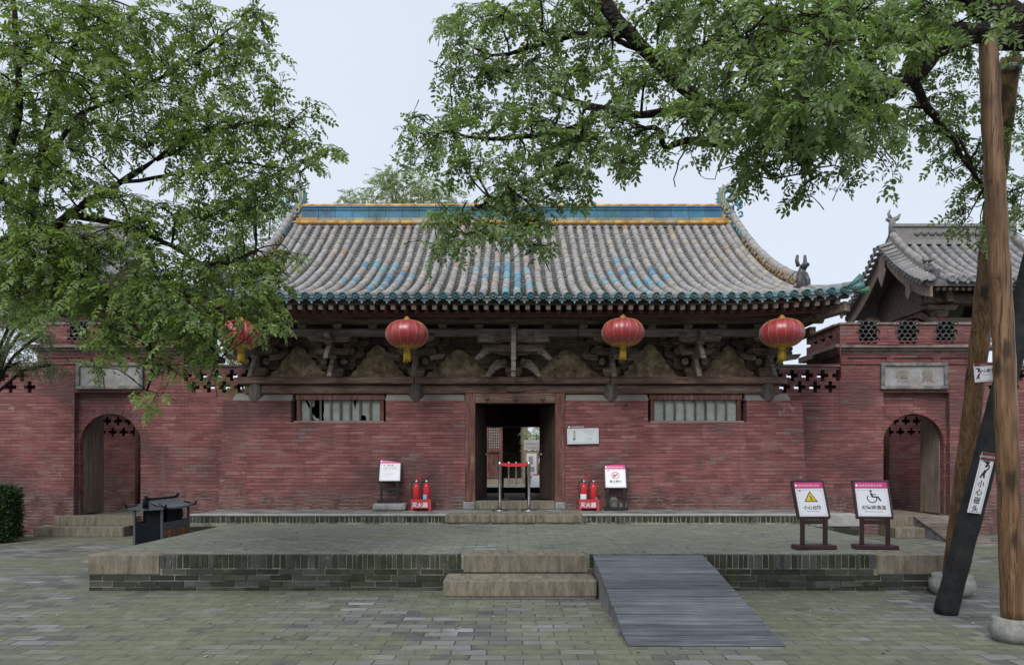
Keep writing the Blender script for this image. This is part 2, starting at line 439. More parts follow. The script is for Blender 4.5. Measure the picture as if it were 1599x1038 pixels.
M_POLE = m_wood('varnished_log', [(.07, .042, .026), (.17, .092, .045), (.27, .165, .09)], (5, 5, .45), .45, .5, 2.2, knots=True)
M_POLEB = simple('black_painted_iron', (.02, .0215, .0225), .75, .5, 5, .4, spec=.2)
def m_bark():
    t = NT('dark_bark')
    wv = t.n('VectorMath'); wv.operation = 'MULTIPLY_ADD'; t.l(t.noise(6, 4, t.obj, col=True), wv.inputs[0]); wv.inputs[1].default_value = (.12, .12, .12); t.l(t.obj, wv.inputs[2])
    v = t.n('TexVoronoi'); v.feature = 'DISTANCE_TO_EDGE'; t.l(t.scale(wv.outputs[0], (14, 26, 26)), v.inputs['Vector']); v.inputs['Scale'].default_value = 1
    e = t.math('ADD', t.math('MULTIPLY', t.step(v.outputs['Distance'], 0, .3), .7), .3); n = t.noise(9, 5, t.obj, .7)
    c = t.mix(e, (.008, .007, .006), t.ramp(n, [(.35, (.022, .018, .016)), (.65, (.07, .058, .05))]))
    t.set(c, .95, spec=.15); t.bump(t.math('ADD', e, t.math('MULTIPLY', n, .6)), 1.0, .02)
    return t.m
M_BARK = m_bark()
M_TILE = m_tile('roof_tile', .75)
M_GLAZE = m_glaze()
M_ORN = m_tile('ornament_glaze', .45)
M_PANEL = m_plaster_panel()
M_GPLAS = simple('grey_lime_plaster', (.2, .195, .175), .9, .2, 2.5, .25, coord='uv')
M_PANE = simple('dusty_window_paper', (.25, .28, .25), .4, .25, 5, .1, coord='uv', isl=.12)
M_STEEL = simple('brushed_steel', (.5, .5, .5), .3, .1, 12, .02, metal=1.0)
M_BELT = simple('red_webbing', (.55, .02, .03), .6, .1, 30, .1)
M_RED = simple('red_enamel', (.5, .02, .025), .28, .08, 3, .03)
M_REDBOX = simple('red_box_paint', (.42, .045, .05), .45, .1, 4, .05)
M_BLK = simple('black_rubber', (.012, .012, .013), .5, .2, 10, .05)
M_FRAME = simple('maroon_black_frame', (.035, .014, .016), .35, .3, 8, .05)
M_WHITE = simple('printed_white_board', (.74, .76, .8), .45, .03, 1.5, 0.0)
M_PINK = simple('magenta_print', (.62, .03, .2), .45, .05, 2, 0.0)
M_MARO = simple('maroon_print', (.14, .035, .04), .5, .1, 4, 0.0)
M_INK = simple('black_print', (.02, .012, .02), .5, .1, 4, 0.0)
M_INKG = simple('grey_print', (.33, .31, .36), .5, .1, 4, 0.0)
M_INKP = simple('pale_pink_print', (.62, .42, .52), .5, .1, 4, 0.0)
M_YEL = simple('yellow_print', (.8, .6, .02), .45, .05, 4, 0.0)
M_SIGNRED = simple('red_print', (.65, .03, .08), .45, .05, 4, 0.0)
M_LBLUE = simple('blue_label_print', (.2, .45, .75), .45, .2, 8, 0.0)
M_BIN = simple('dark_slate_metal', (.006, .009, .012), .7, .25, 6, .1, spec=.1)
M_BINL = simple('slate_metal', (.06, .073, .088), .5, .2, 6, .1)
M_BINW = m_wood('brown_slat_wood', [(.12, .045, .02), (.2, .085, .04), (.28, .13, .07)], (6, 6, .8))
M_GOLD = simple('gold_trim', (.55, .33, .07), .4, .3, 20, .2, metal=.4)
M_TAS = simple('yellow_tassel', (.42, .27, .015), .7, .35, 30, .3, stretch=(6, 6, .5))
def m_lantern():
    t = NT('red_lantern_satin')
    n = t.noise(25, 4, t.scale(t.obj, (1, 1, 3)))
    t.set(t.ramp(n, [(.3, (.25, .012, .019)), (.7, (.34, .02, .032))]), .33, spec=.8)
    t.b.inputs['Sheen Weight'].default_value = .25
    t.bump(n, .12, .01)
    return t.m
M_LANT = m_lantern()
M_LEAF_L = m_leaf('leaf_fresh', (.065, .108, .032), (.21, .29, .095), .44)
M_LEAF_R = m_leaf('leaf_dull', (.07, .115, .046), (.205, .285, .118), .44)
M_LEAF_B = m_leaf('leaf_far_hazed', (.15, .2, .11), (.28, .34, .2), .4)  # paler leaf colour, haze of distance put into it
M_LEAF_C = m_leaf('needle_green', (.06, .09, .05), (.16, .2, .1), .25)
M_LEAF_H = m_leaf('hedge_leaf', (.02, .045, .018), (.06, .11, .04), .25)
# ================================================================= SETTING
g = MB(); g.poly([(-400, -60, 0), (400, -60, 0), (400, 800, 0), (-400, 800, 0)])
structure(g.build('ground', M_PAVE))

def rowlock(mb, x0, x1, yf, z0, z1, wd=.08, gap=.011, dep=.1):
    x = x0
    while x < x1 - wd*.6:
        ww = min(wd*rnd.uniform(.65, 1.35), x1-x)
        j = rnd.uniform(-.008, .003)
        mb.box(x, x+ww-gap, yf+j, yf+dep, z0+rnd.uniform(0, .006), z1+rnd.uniform(-.006, .002))
        x += ww
def stretch(mb, x0, x1, yf, z0, z1, ln=.3, gap=.009, off=0, dep=.1):
    x = x0 - off
    while x < x1 - .03:
        a = max(x, x0); ww = ln*rnd.uniform(.92, 1.08)
        b = min(x+ww, x1)
        j = rnd.uniform(-.016, .002)
        if b-a > .04: mb.box(a, b-gap, yf+j, yf+dep, z0, z1-gap)
        x += ww

# lower platform
PX0, PX1, PY0, PY1, PH = -5.24, 5.36, 8.73, 13.02, .44
p = MB(); p.box(PX0+.015, PX1-.015, PY0+.009, PY1, .0, PH-.006)
plat = structure(p.build('platform', M_MORTAR))
tp = MB()
tp.poly([(PX0+.012, PY0+.075, PH), (PX1-.012, PY0+.075, PH), (PX1-.012, PY1-.04, PH), (PX0+.012, PY1-.04, PH)])
tp.build('paving', M_PAVE_TOP, plat)
fb = MB()
for a, b in ((-4.36, -.62), (2.42, 4.53)): rowlock(fb, a, b, PY0, .275, PH)
rowlock(fb, .96, 2.42, PY0, .275, PH)
for k, (z0, z1) in enumerate(((.2, .275), (.125, .2), (.05, .125), (.0, .05))):
    stretch(fb, PX0+.9 if k == 0 else PX0, 4.5 if k == 0 else PX1, PY0+.004, z0, z1, off=.15*(k % 2))
fb.build('brick_facing', M_DBRICK, plat, .004)
sb = MB()           # the sides of the platform
for xs_, s in ((PX0, 1), (PX1, -1)):
    y = PY0+.1
    while y < PY1-.1:
        for k in range(3):
            sb.box(xs_ if s > 0 else xs_-.08, xs_+.08 if s > 0 else xs_, y+.15*(k % 2), y+.285+.15*(k % 2), .04+k*.08, .11+k*.08)
        y += .3
sb.build('side_brick_facing', M_DBRICK, plat, .004)
for x0, x1, z0 in ((PX0, -4.37, .2), (4.54, PX1, .2)):
    c = MB(); c.box(x0-.01, x1, PY0-.012, PY0+.42, z0, PH+.004); c.build('corner_stone', M_SAND, plat, .012, 2)
c = MB(); c.box(-.6, .94, PY0-.02, PY0+.36, .225, PH+.004); c.build('edge_stone', M_SAND, plat, .012, 2)

# upper terrace the hall stands on
TX0, TX1, TY0, TH = -5.95, 6.4, 12.99, .62
p = MB(); p.box(TX0+.01, TX1-.01, TY0+.008, 22.8, 0, TH-.004)
ter = structure(p.build('terrace', M_MORTAR))
tp = MB(); tp.poly([(TX0+.012, TY0+.1, TH), (TX1-.012, TY0+.1, TH), (TX1-.012, 22.8, TH), (TX0+.012, 22.8, TH)])
tp.build('paving', M_PAVE_UP, ter)
fb = MB()
rowlock(fb, TX0, -1.22, TY0, .475, TH-.03, .085, .02); rowlock(fb, 1.31, 5.82, TY0, .475, TH-.03, .085, .02)
for k in range(2): stretch(fb, TX0, PX0+.04, TY0, .33-.08*k, .41-.08*k, off=.1*k); stretch(fb, PX1-.04, TX1, TY0, .33-.08*k, .41-.08*k, off=.1*k)
fb.build('brick_facing', M_DBRICK, ter, .004)
cp = MB(); cp.box(TX0-.004, -1.21, TY0-.012, TY0+.16, TH-.03, TH+.006); cp.box(1.3, 5.83, TY0-.012, TY0+.16, TH-.03, TH+.006)
cp.build('cement_edge', M_CEM, ter, .008)
for x0, x1 in ((-1.2, -.4), (-.395, .44), (.445, 1.29)):
    c = MB(); c.box(x0, x1, TY0-.02, TY0+.4, .46, TH+.008); c.build('edge_stone', M_SAND, ter, .025, 2)
c = MB(); c.box(5.83, TX1+.01, TY0-.02, TY0+.4, .4, TH+.004); c.build('cement_corner', M_CEM, ter, .015, 2)

# stone step up to the lower platform
t = thing('stone_step', 'long tan stone step in front of the lower platform beside the wooden ramp', 'step', (.1, 8.45, 0))
c = MB(); c.box(-.8, .985, 8.17, 8.71, .03, .218); c.build('tread_stone', M_SAND, t, .014, 2)
c = MB(); c.box(-.79, .975, 8.2, 8.7, 0, .034); c.build('footing', M_CEM, t, .006)

def ramp(name, label, x0, x1, yt, yb, zt, nb, loc, boards=M_RAMP):
    t = thing(name, label, 'ramp', loc)
    L = math.hypot(yt-yb, zt)
    dy, dz = (yb-yt)/nb, -zt/nb
    b = MB()
    for k in range(nb):
        a = rnd.uniform(-.006, .006); e = rnd.uniform(0, .004)
        ya, za = yt+dy*k, zt+dz*k; yc, zc = ya+dy*.945, za+dz*.945
        b.hexa([(x0+a, ya, za-.025), (x1+a, ya, za-.025), (x1+a, yc, max(.003, zc-.025)), (x0+a, yc, max(.003, zc-.025)),
                (x0+a, ya, za+e), (x1+a, ya, za+e), (x1+a, yc, zc+e+.004), (x0+a, yc, zc+e+.004)])
    b.build('deck_boards', boards, t, .002)
    for xa, xb in ((x0+.01, x0+.045), (x1-.045, x1-.01)):
        s = MB(); s.prism([(yt, 0.002), (yb+.12, 0.002), (yt, zt-.03)], xa, xb, 'yz'); s.build('side_panel', M_RAMPS, t)
    return t
ramp('wooden_ramp', 'grey wooden ramp lying against the front of the lower platform', 1.0, 2.36, 8.71, 6.07, .445, 11, (1.68, 7.4, 0))

# ================================================================= HALL
hall = thing('temple_hall', 'old red brick temple hall with a curved grey and blue tiled roof', 'temple', (0, 18.4, TH))
YW = 14.4
def zeave(x): return 4.66 + .13*max(0, (abs(x)-3.8)/2.6)**2
def zroof(Y, x=0):
    t_ = Y - 13.1
    return zeave(x)*max(0, 1-t_/4) + 4.66*(1-max(0, 1-t_/4)) + .27*t_ + .060*t_*t_ if t_ < 5.31 else zroof(2*18.4-Y, x)

# brick front wall with openings
xs = [-5.9, -4.52, -2.58, -.955, 1.087, 2.78, 4.8, 5.93]
zs = [.62, 2.4, 2.84]
for ia, ib in ((0, 2), (4, 6)):
    fw = MB()
    fw.cells(xs[ia:ib+2], zs, lambda i, j: not (j == 1 and i+ia in (1, 5)), YW, YW+.5)
    nv = []
    for (x, y, z) in fw.v:
        if abs(x) > 5.8: x += (1 if x > 0 else -1)*.09*(2.84-z)/2.2
        nv.append((x, y - .03*(2.84-z)/2.2 if y < YW+.1 else y, z))
    fw.v = nv
    fw.build('front_wall', M_BRICK, hall)
# sides, back
for s in (-1, 1):
    m = MB()
    m.hexa([(s*5.99, 14.9, .62), (s*5.45, 14.9, .62), (s*5.45, 22.4, .62), (s*5.99, 22.4, .62), (s*5.9, 14.9, 2.84), (s*5.45, 14.9, 2.84), (s*5.45, 22.4, 2.84), (s*5.9, 22.4, 2.84)])
    m.build('side_wall', M_BRICK, hall)
    m = MB(); m.box(*sorted((s*5.3, s*5.5)), 14.7, 22.2, 2.84, 4.7); m.build('upper_side_wall', M_GPLAS, hall)
m = MB(); m.cells([-5.4, -.81, .87, 5.4], [.62, .78, 2.68, 5.0], lambda i, j: not (i == 1 and j == 1), 22.0, 22.35)
m.build('rear_wall', M_BRICK, hall)
# sloping lime plaster strip above the bricks
for x0, x1 in ((-5.72, -4.5), (-2.6, -.96), (1.09, 2.8), (4.78, 5.7)):
    m = MB(); m.hexa([(x0, YW-.012, 2.842), (x1, YW-.012, 2.842), (x1, YW+.4, 2.842), (x0, YW+.4, 2.842),
                      (x0+.02, YW+.14, 3.0), (x1-.02, YW+.14, 3.0), (x1-.02, YW+.4, 3.0), (x0+.02, YW+.4, 3.0)])
    m.build('plaster_strip', M_GPLAS, hall, .01)
# columns let into the wall
for x in (-5.27, -1.96, 2.03, 5.25):
    m = MB(); m.tube([(x, YW+.17, .63), (x, YW+.17, 2.78)], .15, 14)
    m.tube([(x, YW+.14, 2.81), (x, YW+.13, 2.86), (x, YW+.14, 3.18)], [.14, .155, .16], 16)
    m.build('column', M_TDARKV, hall)
# lintel beam and plate beam
m = MB()
for x0, x1 in ((-5.5, -1.98), (-1.97, 2.02), (2.03, 5.5)):
    m.box(x0, x1, YW+.06, YW+.34, 2.985, 3.17)
m.build('lintel_beam', M_TBEAM, hall, .03, 3)
m = MB()
for x0, x1 in ((-5.62, -2.0), (-1.99, 2.01), (2.02, 5.62)):
    m.box(x0, x1, YW-.03, YW+.42, 3.18, 3.325)
m.build('plate_beam', M_TBEAM, hall, .025, 3)
# door frame
for x0, x1 in ((-.953, -.75), (.88, 1.085)):
    m = MB(); m.box(x0, x1, YW-.025, YW+.28, .62 if x0 > 9 else .78, 2.985); m.build('door_jamb', M_TRED, hall, .008)
m = MB(); m.box(-.75, .88, YW-.015, YW+.25, 2.79, 2.985)
m.build('door_head', M_TBEAM, hall, .008)
for x in (-.52, .065, .62):
    m = MB(); m.lathe([(.055, -.04), (.055, -.02), (.04, .0)], (x, YW-.018, 2.9), 6, False, axis='y'); m.build('door_peg', M_TDARK, hall)
m = MB()
m.prism([(.065+.19*a, 3.08+.055*b) for a, b in ((-1, .3), (-.8, .9), (-.3, 1), (.3, 1), (.8, .9), (1, .3), (.85, -.7), (.4, -1), (-.4, -1), (-.85, -.7))], YW+.015, YW+.058)
m.build('name_boss', M_TDARK, hall)
m = MB(); m.box(-.75, .88, YW-.02, YW+.3, .62, .79); m.build('door_sill', M_SAND, hall, .012)
for x0, x1 in ((-1.0, -.755), (.885, 1.1)):
    m = MB(); m.box(x0, x1, YW-.06, YW+.33, .62, .775); m.build('plinth_stone', M_STONE, hall, .02, 2)
# door leaves, opened inwards
for hx, fx in ((-.74, -.58), (.87, .64)):
    m = MB(); a = Vector((hx, YW+.3, .8)); b = Vector((fx, YW+1.12, .8))
    d = (b-a).normalized(); n = Vector((d.y, -d.x, 0))*.03
    for k in range(4):
        q0 = a+(b-a)*(k/4+.004); q1 = a+(b-a)*((k+1)/4-.004)
        up = Vector((0, 0, 1.97))
        m.hexa([q0-n, q0+n, q1+n, q1-n, q0-n+up, q0+n+up, q1+n+up, q1-n+up])
    dl = m.build('door_leaf', M_DOOR, hall, .004)
    m = MB()
    q = a+(b-a)*.8; sgn = -1 if hx > 0 else 1
    m.ball((q.x+sgn*.05, q.y, 1.75), .035, .035, .035); m.build('door_knob', M_STEEL, dl)
# windows
for x0, x1, torn in ((-4.46, -2.62, True), (2.83, 4.74, False)):
    wn = MB(); f = .085
    ox0, ox1 = x0, x1
    for bx in ((x0, x1, 2.86, 2.965), (x0, x1, 2.4, 2.44)): wn.box(bx[0], bx[1], YW+.1, YW+.24, bx[2], bx[3])
    wn.box(x0+.02, x0+.02+f, YW+.11, YW+.24, 2.44, 2.86); wn.box(x1-.02-f, x1-.02, YW+.11, YW+.24, 2.44, 2.86)
    win = wn.build('window', M_TRED, hall, .008)
    a, b = x0+.02+f, x1-.02-f
    if torn: a, b = x0+.02+f, x1-.02-f
    sl_ = MB(); sl_.box(x0, x1, YW-.005, YW+.1, 2.395, 2.425); sl_.build('window_sill', M_GPLAS, win, .004)
    n = 8
    for k in range(1, n):
        xx = a+(b-a)*k/n
        m = MB(); m.box(xx-.018, xx+.018, YW+.125, YW+.16, 2.44, 2.86); m.build('window_bar', M_TDARKV, win)
    for k in range(n):
        xa, xb = a+(b-a)*k/n, a+(b-a)*(k+1)/n; wd = xb-xa
        m = MB()
        def pp(pts): m.prism([(xa+u*wd, 2.44+v*.42) for u, v in pts], YW+.185, YW+.19)
        if torn and k == 0: pp([(0, 0), (1, 0), (1, .35), (.75, .62), (.35, 1), (0, 1)]); pp([(.6, 1), (1, .66), (1, 1)])
        elif torn and k == 1: pp([(.1, .12), (.4, 0), (.75, 0), (.8, .1), (.5, .12), (.1, .35)]); pp([(0, .6), (.3, .75), (.3, 1), (0, 1)])
        elif torn and k == 2: pp([(.3, 0), (1, 0), (1, 1), (.25, 1), (.3, .5), (.2, .25)])
        elif torn and k == 5: pp([(0, 0), (1, 0), (1, 1), (.6, 1), (.45, .55), (.25, 1), (0, 1)])
        elif torn and k == 6: pp([(.6, 0), (1, 0), (1, 1), (0, 1), (0, .2), (.15, .28), (.5, .25)])
        else: pp([(0, 0), (1, 0), (1, 1), (0, 1)])
        m.build('window_pane', M_PANE, win)
m = MB()
for x0, x1 in ((-5.4, -4.46), (-2.62, -.955), (1.087, 2.83), (4.74, 5.4)): m.box(x0, x1, YW+.3, YW+.36, 2.84, 4.9)
m.box(-4.46, -2.62, YW+.3, YW+.36, 2.965, 4.9); m.box(2.83, 4.74, YW+.3, YW+.36, 2.965, 4.9); m.box(-.955, 1.087, YW+.3, YW+.36, 2.99, 4.9)
m.build('back_boards', M_TDARK, hall)

# plaster panels between the brackets
prof = [(1.0, 0), (1.0, .05), (.9, .1), (.86, .2), (.74, .23), (.7, .36), (.58, .41), (.54, .55), (.42, .6), (.4, .74), (.28, .78), (.2, .9), (.1, .96), (0, 1.0)]
for cx, hw, hh in ((-4.43, .6, .66), (-2.78, .55, .7), (-1.1, .66, .6), (1.13, .66, .6), (2.85, .55, .72), (4.48, .56, .68)):
    hw *= 1.1
    m = MB(); o1 = [(cx+hw*u*rnd.uniform(.97, 1.03), 3.327+hh*v) for u, v in prof]; o2 = [(cx-hw*u*rnd.uniform(.97, 1.03), 3.327+hh*v) for u, v in prof[::-1][1:]]
    m.prism(o1+o2, YW+.2, YW+.298)
    m.build('plaster_panel', M_PANEL, hall, .012)

# bracket sets
YB = YW+.2                                    # wall plane of the brackets
def gong(mb, cx, y, z, L, h=.14, d=.1):
    """lateral arm with upturned rounded ends"""
    a = L/2
    mb.prism([(cx-a, z+h*.55), (cx-a*.93, z+h*.25), (cx-a*.8, z), (cx+a*.8, z), (cx+a*.93, z+h*.25), (cx+a, z+h*.55), (cx+a, z+h), (cx-a, z+h)], y-d/2, y+d/2)
def dou(mb, cx, y, z, w_=.15, h=.09):
    mb.hexa([(cx-w_*.36, y-w_*.36, z), (cx+w_*.36, y-w_*.36, z), (cx+w_*.36, y+w_*.36, z), (cx-w_*.36, y+w_*.36, z),
             (cx-w_/2, y-w_/2, z+h*.45), (cx+w_/2, y-w_/2, z+h*.45), (cx+w_/2, y+w_/2, z+h*.45), (cx-w_/2, y+w_/2, z+h*.45)])
    mb.box(cx-w_/2, cx+w_/2, y-w_/2, y+w_/2, z+h*.45, z+h)
def beak(mb, base, dirv, L, drop, wd=.09, h=.15):
    """a projecting arm that ends in a downward beak"""
    d = Vector(dirv).normalized(); s = Vector((d.y, -d.x, 0))*(wd/2); b = Vector(base)
    pr = [(0, 0), (L*.45, -.01), (L*.7, -drop*.35), (L, -drop), (L+.05, -drop+.025), (L*.82, -drop*.2+.06), (L*.62, h), (0, h)]
    A = [mb.av(b+d*u+Vector((0, 0, v))-s) for u, v in pr]; B = [mb.av(b+d*u+Vector((0, 0, v))+s) for u, v in pr]
    mb.face(A); mb.face(B[::-1]); n = len(pr)
    for k in range(n): mb.face([A[k], B[k], B[(k+1) % n], A[(k+1) % n]])
def bracket(cx, kind):
    z0 = 3.327
    m = MB(); dou(m, cx, YB-.03, z0, .34, .19); br = m.build('bracket_set', M_TDARK, hall, .01)
    def part(fn, name='bracket_arm', mat=M_TDARK):
        q = MB(); fn(q); q.build(name, mat, br, .008)
    part(lambda q: (gong(q, cx, YB, z0+.17, .78), [dou(q, cx+dx, YB, z0+.31) for dx in (-.32, .32)]))
    part(lambda q: (gong(q, cx, YB, z0+.4, 1.15), [dou(q, cx+dx, YB, z0+.54) for dx in (-.5, 0, .5)]))
    part(lambda q: (gong(q, cx, YB-.02, z0+.63, 1.35), [dou(q, cx+dx, YB, z0+.77) for dx in (-.6, -.3, .3, .6)]))
    [part(lambda q: q.tube([(cx+dx, YB-.3, z0+zz), (cx+dx, YB-.1, z0+zz)], rr0, 10), 'round_block') for dx, zz, rr0 in ((-.2, .3, .07), (.2, .3, .07), (-.34, .52, .08), (.34, .52, .08))]
    part(lambda q: beak(q, (cx, YB, z0+.19), (0, -1, 0), .62, .26), 'bracket_beak', M_TGREY)
    part(lambda q: (dou(q, cx, YB-.33, z0+.33), gong(q, cx, YB-.33, z0+.42, .72 if kind else .66), [dou(q, cx+dx, YB-.33, z0+.56) for dx in (-.28, .28)]))
    part(lambda q: beak(q, (cx, YB-.2, z0+.45), (0, -1, 0), .72, .2), 'bracket_beak', M_TGREY)
    part(lambda q: (dou(q, cx, YB-.64, z0+.57), gong(q, cx, YB-.64, z0+.63, .85), [dou(q, cx+dx, YB-.64, z0+.745, .16, .07) for dx in (-.34, 0, .34)]))
    part(lambda q: (gong(q, cx, YB-.33, z0+.63, 1.0), [dou(q, cx+dx, YB-.33, z0+.77) for dx in (-.44, .44)]))
    part(lambda q: q.prism([(YB, z0+.66), (YB-.72, z0+.66), (YB-.86, z0+.7), (YB-.9, z0+.8), (YB-.8, z0+.86), (YB, z0+.86)], cx-.05, cx+.05, 'yz'), 'bracket_nose', M_TGREY)
    if kind == 2:
        for s in (-1, 1):
            part(lambda q: beak(q, (cx+s*.05, YB-.05, z0+.19), (s*1, -.85, 0), .62, .24, .1), 'bracket_beak', M_TGREY)
            part(lambda q: beak(q, (cx+s*.2, YB-.25, z0+.46), (s*1, -.75, 0), .66, .2, .1), 'bracket_beak', M_TGREY)
            part(lambda q: q.bar((cx+s*.25, YB-.55, z0+.7), (cx+s*.7, YB-.72, z0+.7), .16, .16), 'bracket_nose', M_TGREY)
        part(lambda q: gong(q, cx, YB-.5, z0+.46, 1.25, .15, .12))
        part(lambda q: q.box(cx-.045, cx+.045, YB-.99, YB-.86, z0+.02, z0+.86), 'hanging_post', M_TGREY)
    if kind == 1:
        for s in (-1, 1):
            part(lambda q: q.prism([(cx+s*.3, z0+.3), (cx+s*.55, z0+.34), (cx+s*.62, z0+.44), (cx+s*.3, z0+.42)], YB-.4, YB-.3))
for cx, k in ((-5.2, 1), (-3.62, 0), (-1.96, 1), (.03, 2), (2.03, 1), (3.72, 0), (5.22, 1)): bracket(cx, k)
# eave beam and purlin carried by the brackets
def rr(mb, x0, x1, yc, zc, w_, h, n=6):
    pts = []
    for k in range(n+1):
        x = x0+(x1-x0)*k/n
        mb_z = rnd.uniform(-.008, .008); pts.append((x, yc, zc+mb_z))
    for a, b in zip(pts[:-1], pts[1:]): mb.bar(a, b, w_, h)
m = MB()
for x0, x1 in ((-5.95, -2.05), (-2.04, 1.3), (1.31, 3.72), (3.73, 5.95)): m.bar((x0, YB-.64, 4.14), (x1, YB-.64, 4.14), .12, .15)
m.build('eave_beam', M_TGREY, hall, .02, 2)
m = MB()
for k in range(17):
    m = MB(); dou(m, -5.5+k*.69+rnd.uniform(-.03, .03), YB-.64, 4.216, .17, .09); m.build('beam_block', M_TDARK, hall)
m = MB(); m.tube([(-6.15, YB-.64, 4.45), (-3, YB-.64, 4.425), (3, YB-.64, 4.425), (6.15, YB-.64, 4.45)], .125, 12)
m.build('eave_purlin', M_TDARK, hall)
m = MB(); m.box(-5.9, 5.9, YB-.1, YB+.08, 4.3, 4.62); m.build('wall_purlin', M_TDARK, hall, .03, 2)
for s in (-1, 1):                               # the eave beam returning along the gable side
    m = MB(); m.bar((s*5.85, YB-.9, 4.14), (s*5.85, 21.8, 4.14), .12, .15); m.tube([(s*5.9, YB-.9, 4.42), (s*5.9, 21.8, 4.42)], .12, 10); m.build('side_eave_beam', M_TDARK, hall)
    m = MB(); m.bar((s*5.2, YB, 4.3), (s*6.3, 13.2, 4.5), .17, .2); m.build('corner_rafter', M_TDARK, hall, .02)
# rafters: round ones below, square flying ones above them
r1 = MB(); r1.M = Matrix.Translation(hall.location); r1.tube([(0, -1.0, -.2), (0, .1, .13)], .045, 8); r1o = None
r2 = MB(); r2.M = Matrix.Translation(hall.location); r2.bar((0, -.03, .0), (0, 1.1, .3), .085, .085); r2o = None
for k in range(64):
    x = -6.1+12.2*k/63
    if r2o is None:
        r2o = r2.build('flying_rafter', M_DOORW, hall, .006); r1o = r1.build('rafter', M_TDARK, hall)
        a, b = r1o, r2o
    else:
        a, b = r1o.copy(), r2o.copy(); COL.objects.link(a); COL.objects.link(b); a.parent = hall; b.parent = hall
    zz = zeave(x)
    a.location = Vector((x+.02, 14.35, zz-.02)) - Vector(hall.location)
    b.location = Vector((x, 13.2, zz-.185)) - Vector(hall.location)
for bx in (r1o, r2o): bx.data.update()
m = MB(); m2 = MB()
n = 24
for k in range(n):
    xa, xb = -6.3+12.6*k/n, -6.3+12.6*(k+1)/n
    for mb, ya, yb, dz0, dz1 in ((m, 13.17, 13.23, -.13, -.05), (m2, 13.5, 13.54, -.29, -.2)):
        za, zb = zeave(xa), zeave(xb)
        mb.hexa([(xa, ya, za+dz0), (xb, ya, zb+dz0), (xb, yb, zb+dz0), (xa, yb, za+dz0), (xa, ya, za+dz1), (xb, ya, zb+dz1), (xb, yb, zb+dz1), (xa, yb, za+dz1)])
m.build('eave_board', M_TDARK, hall); m2.build('lower_eave_board', simple('dull_red_paint', (.11, .03, .03), .7, .3, 5), hall)

# ---- roof
rf = MB(); NR = 26
Ys = [13.12+(18.4-13.12)*k/NR for k in range(NR+1)]
Yall = Ys + [2*18.4-y for y in Ys[::-1][1:]]
for (xa, xb) in [(-5.9+11.8*k/12, -5.9+11.8*(k+1)/12) for k in range(12)]:
    for ya, yb in zip(Yall[:-1], Yall[1:]):
        for dz in (-.045, -.11):
            rf.poly([(xa, ya, zroof(ya, xa)+dz), (xb, ya, zroof(ya, xb)+dz), (xb, yb, zroof(yb, xb)+dz), (xa, yb, zroof(yb, xa)+dz)], col=(.12, .115, .11))
roof = rf.build('roof', M_TILE, hall)
GREYS = [(.315, .3, .29), (.29, .28, .275), (.33, .315, .3), (.31, .302, .305), (.35, .32, .28), (.3, .28, .255), (.315, .305, .303), (.3, .29, .288)]
def tile_col(x, Y):
    t_ = (Y-13.1)/5.3
    for cx, ct, hw, hh in ((-2.95, .43, .95, .3), (0, .5, .95, .48), (2.6, .42, .85, .3)):
        if abs(x-cx)/hw + abs(t_-ct)/hh < 1 and rnd.random() < .55:
            return rnd.choice([(.12, .26, .35), (.16, .32, .41), (.17, .33, .37), (.13, .22, .3), (.33, .26, .22), (.24, .33, .35), (.28, .29, .29)])
    c = rnd.choice(GREYS); k = rnd.uniform(.9, 1.1)
    if rnd.random() < .012: return (.34*k, .24*k, .18*k)
    return tuple(q*k for q in c)
def roll(mb, pts, r=.068, seg=.32, colf=None, n=7, up=None):
    """a row of half-round tiles along a line of points"""
    d = [0]
    for a, b in zip(pts[:-1], pts[1:]): d.append(d[-1]+(b-a).length)
    T = d[-1]; N = max(1, int(round(T/seg)))
    def at(s):
        s = min(max(s, 0), T)
        for k in range(len(d)-1):
            if s <= d[k+1]: return pts[k].lerp(pts[k+1], (s-d[k])/(d[k+1]-d[k]))
        return pts[-1]
    for i in range(N):
        a, b = at(T*i/N), at(T*(i+1)/N + .02)
        dr = (b-a).normalized(); sd = Vector((0, 0, 1)).cross(dr).normalized() if abs(dr.z) < .999 else Vector((1, 0, 0))
        nn = dr.cross(sd)
        j = Vector((rnd.uniform(-.006, .006), 0, rnd.uniform(-.004, .004)))
        ra, rb = r*rnd.uniform(.99, 1.03), r*.955
        c = colf((a+b)/2) if colf else rnd.choice(GREYS)
        A = []; B = []
        for k in range(n+1):
            th = math.pi*k/n*1.16-.08*math.pi
            A.append(mb.av(a+j+sd*math.cos(th)*ra+nn*math.sin(th)*ra)); B.append(mb.av(b+j+sd*math.cos(th)*rb+nn*math.sin(th)*rb))
        for k in range(n): mb.face([A[k], A[k+1], B[k+1], B[k]], True, c)
        mb.face(A[::-1], False, tuple(q*.45 for q in c))
rolls = MB(); pans = MB()
SP = .2325
XR = [(k+.5)*SP for k in range(-28, 28)]
XG = 5.78
def yhip(x): return 13.1 + max(0.02, (6.5-abs(x))*1.25)
ends = []
for x in XR:
    if abs(x) > 6.42: continue
    ytop = 18.32 if abs(x) < XG-.12 else min(18.3, yhip(x))
    if ytop-13.1 < .1: ytop = 13.2
    k = max(2, int((ytop-13.08)/.2))
    ph = rnd.uniform(0, 6)
    pts = [Vector((x+.012*math.sin(ph+i*.35), 13.08+(ytop-13.08)*i/k, zroof(13.08+(ytop-13.08)*i/k, x)+.0)) for i in range(k+1)]
    roll(rolls, pts, r=.078, colf=lambda q: tile_col(q.x, q.y) if q.y > 13.4 else rnd.choice([(.16, .25, .26), (.2, .27, .28), (.24, .25, .25)]))
    ends.append((x, pts[0].z))
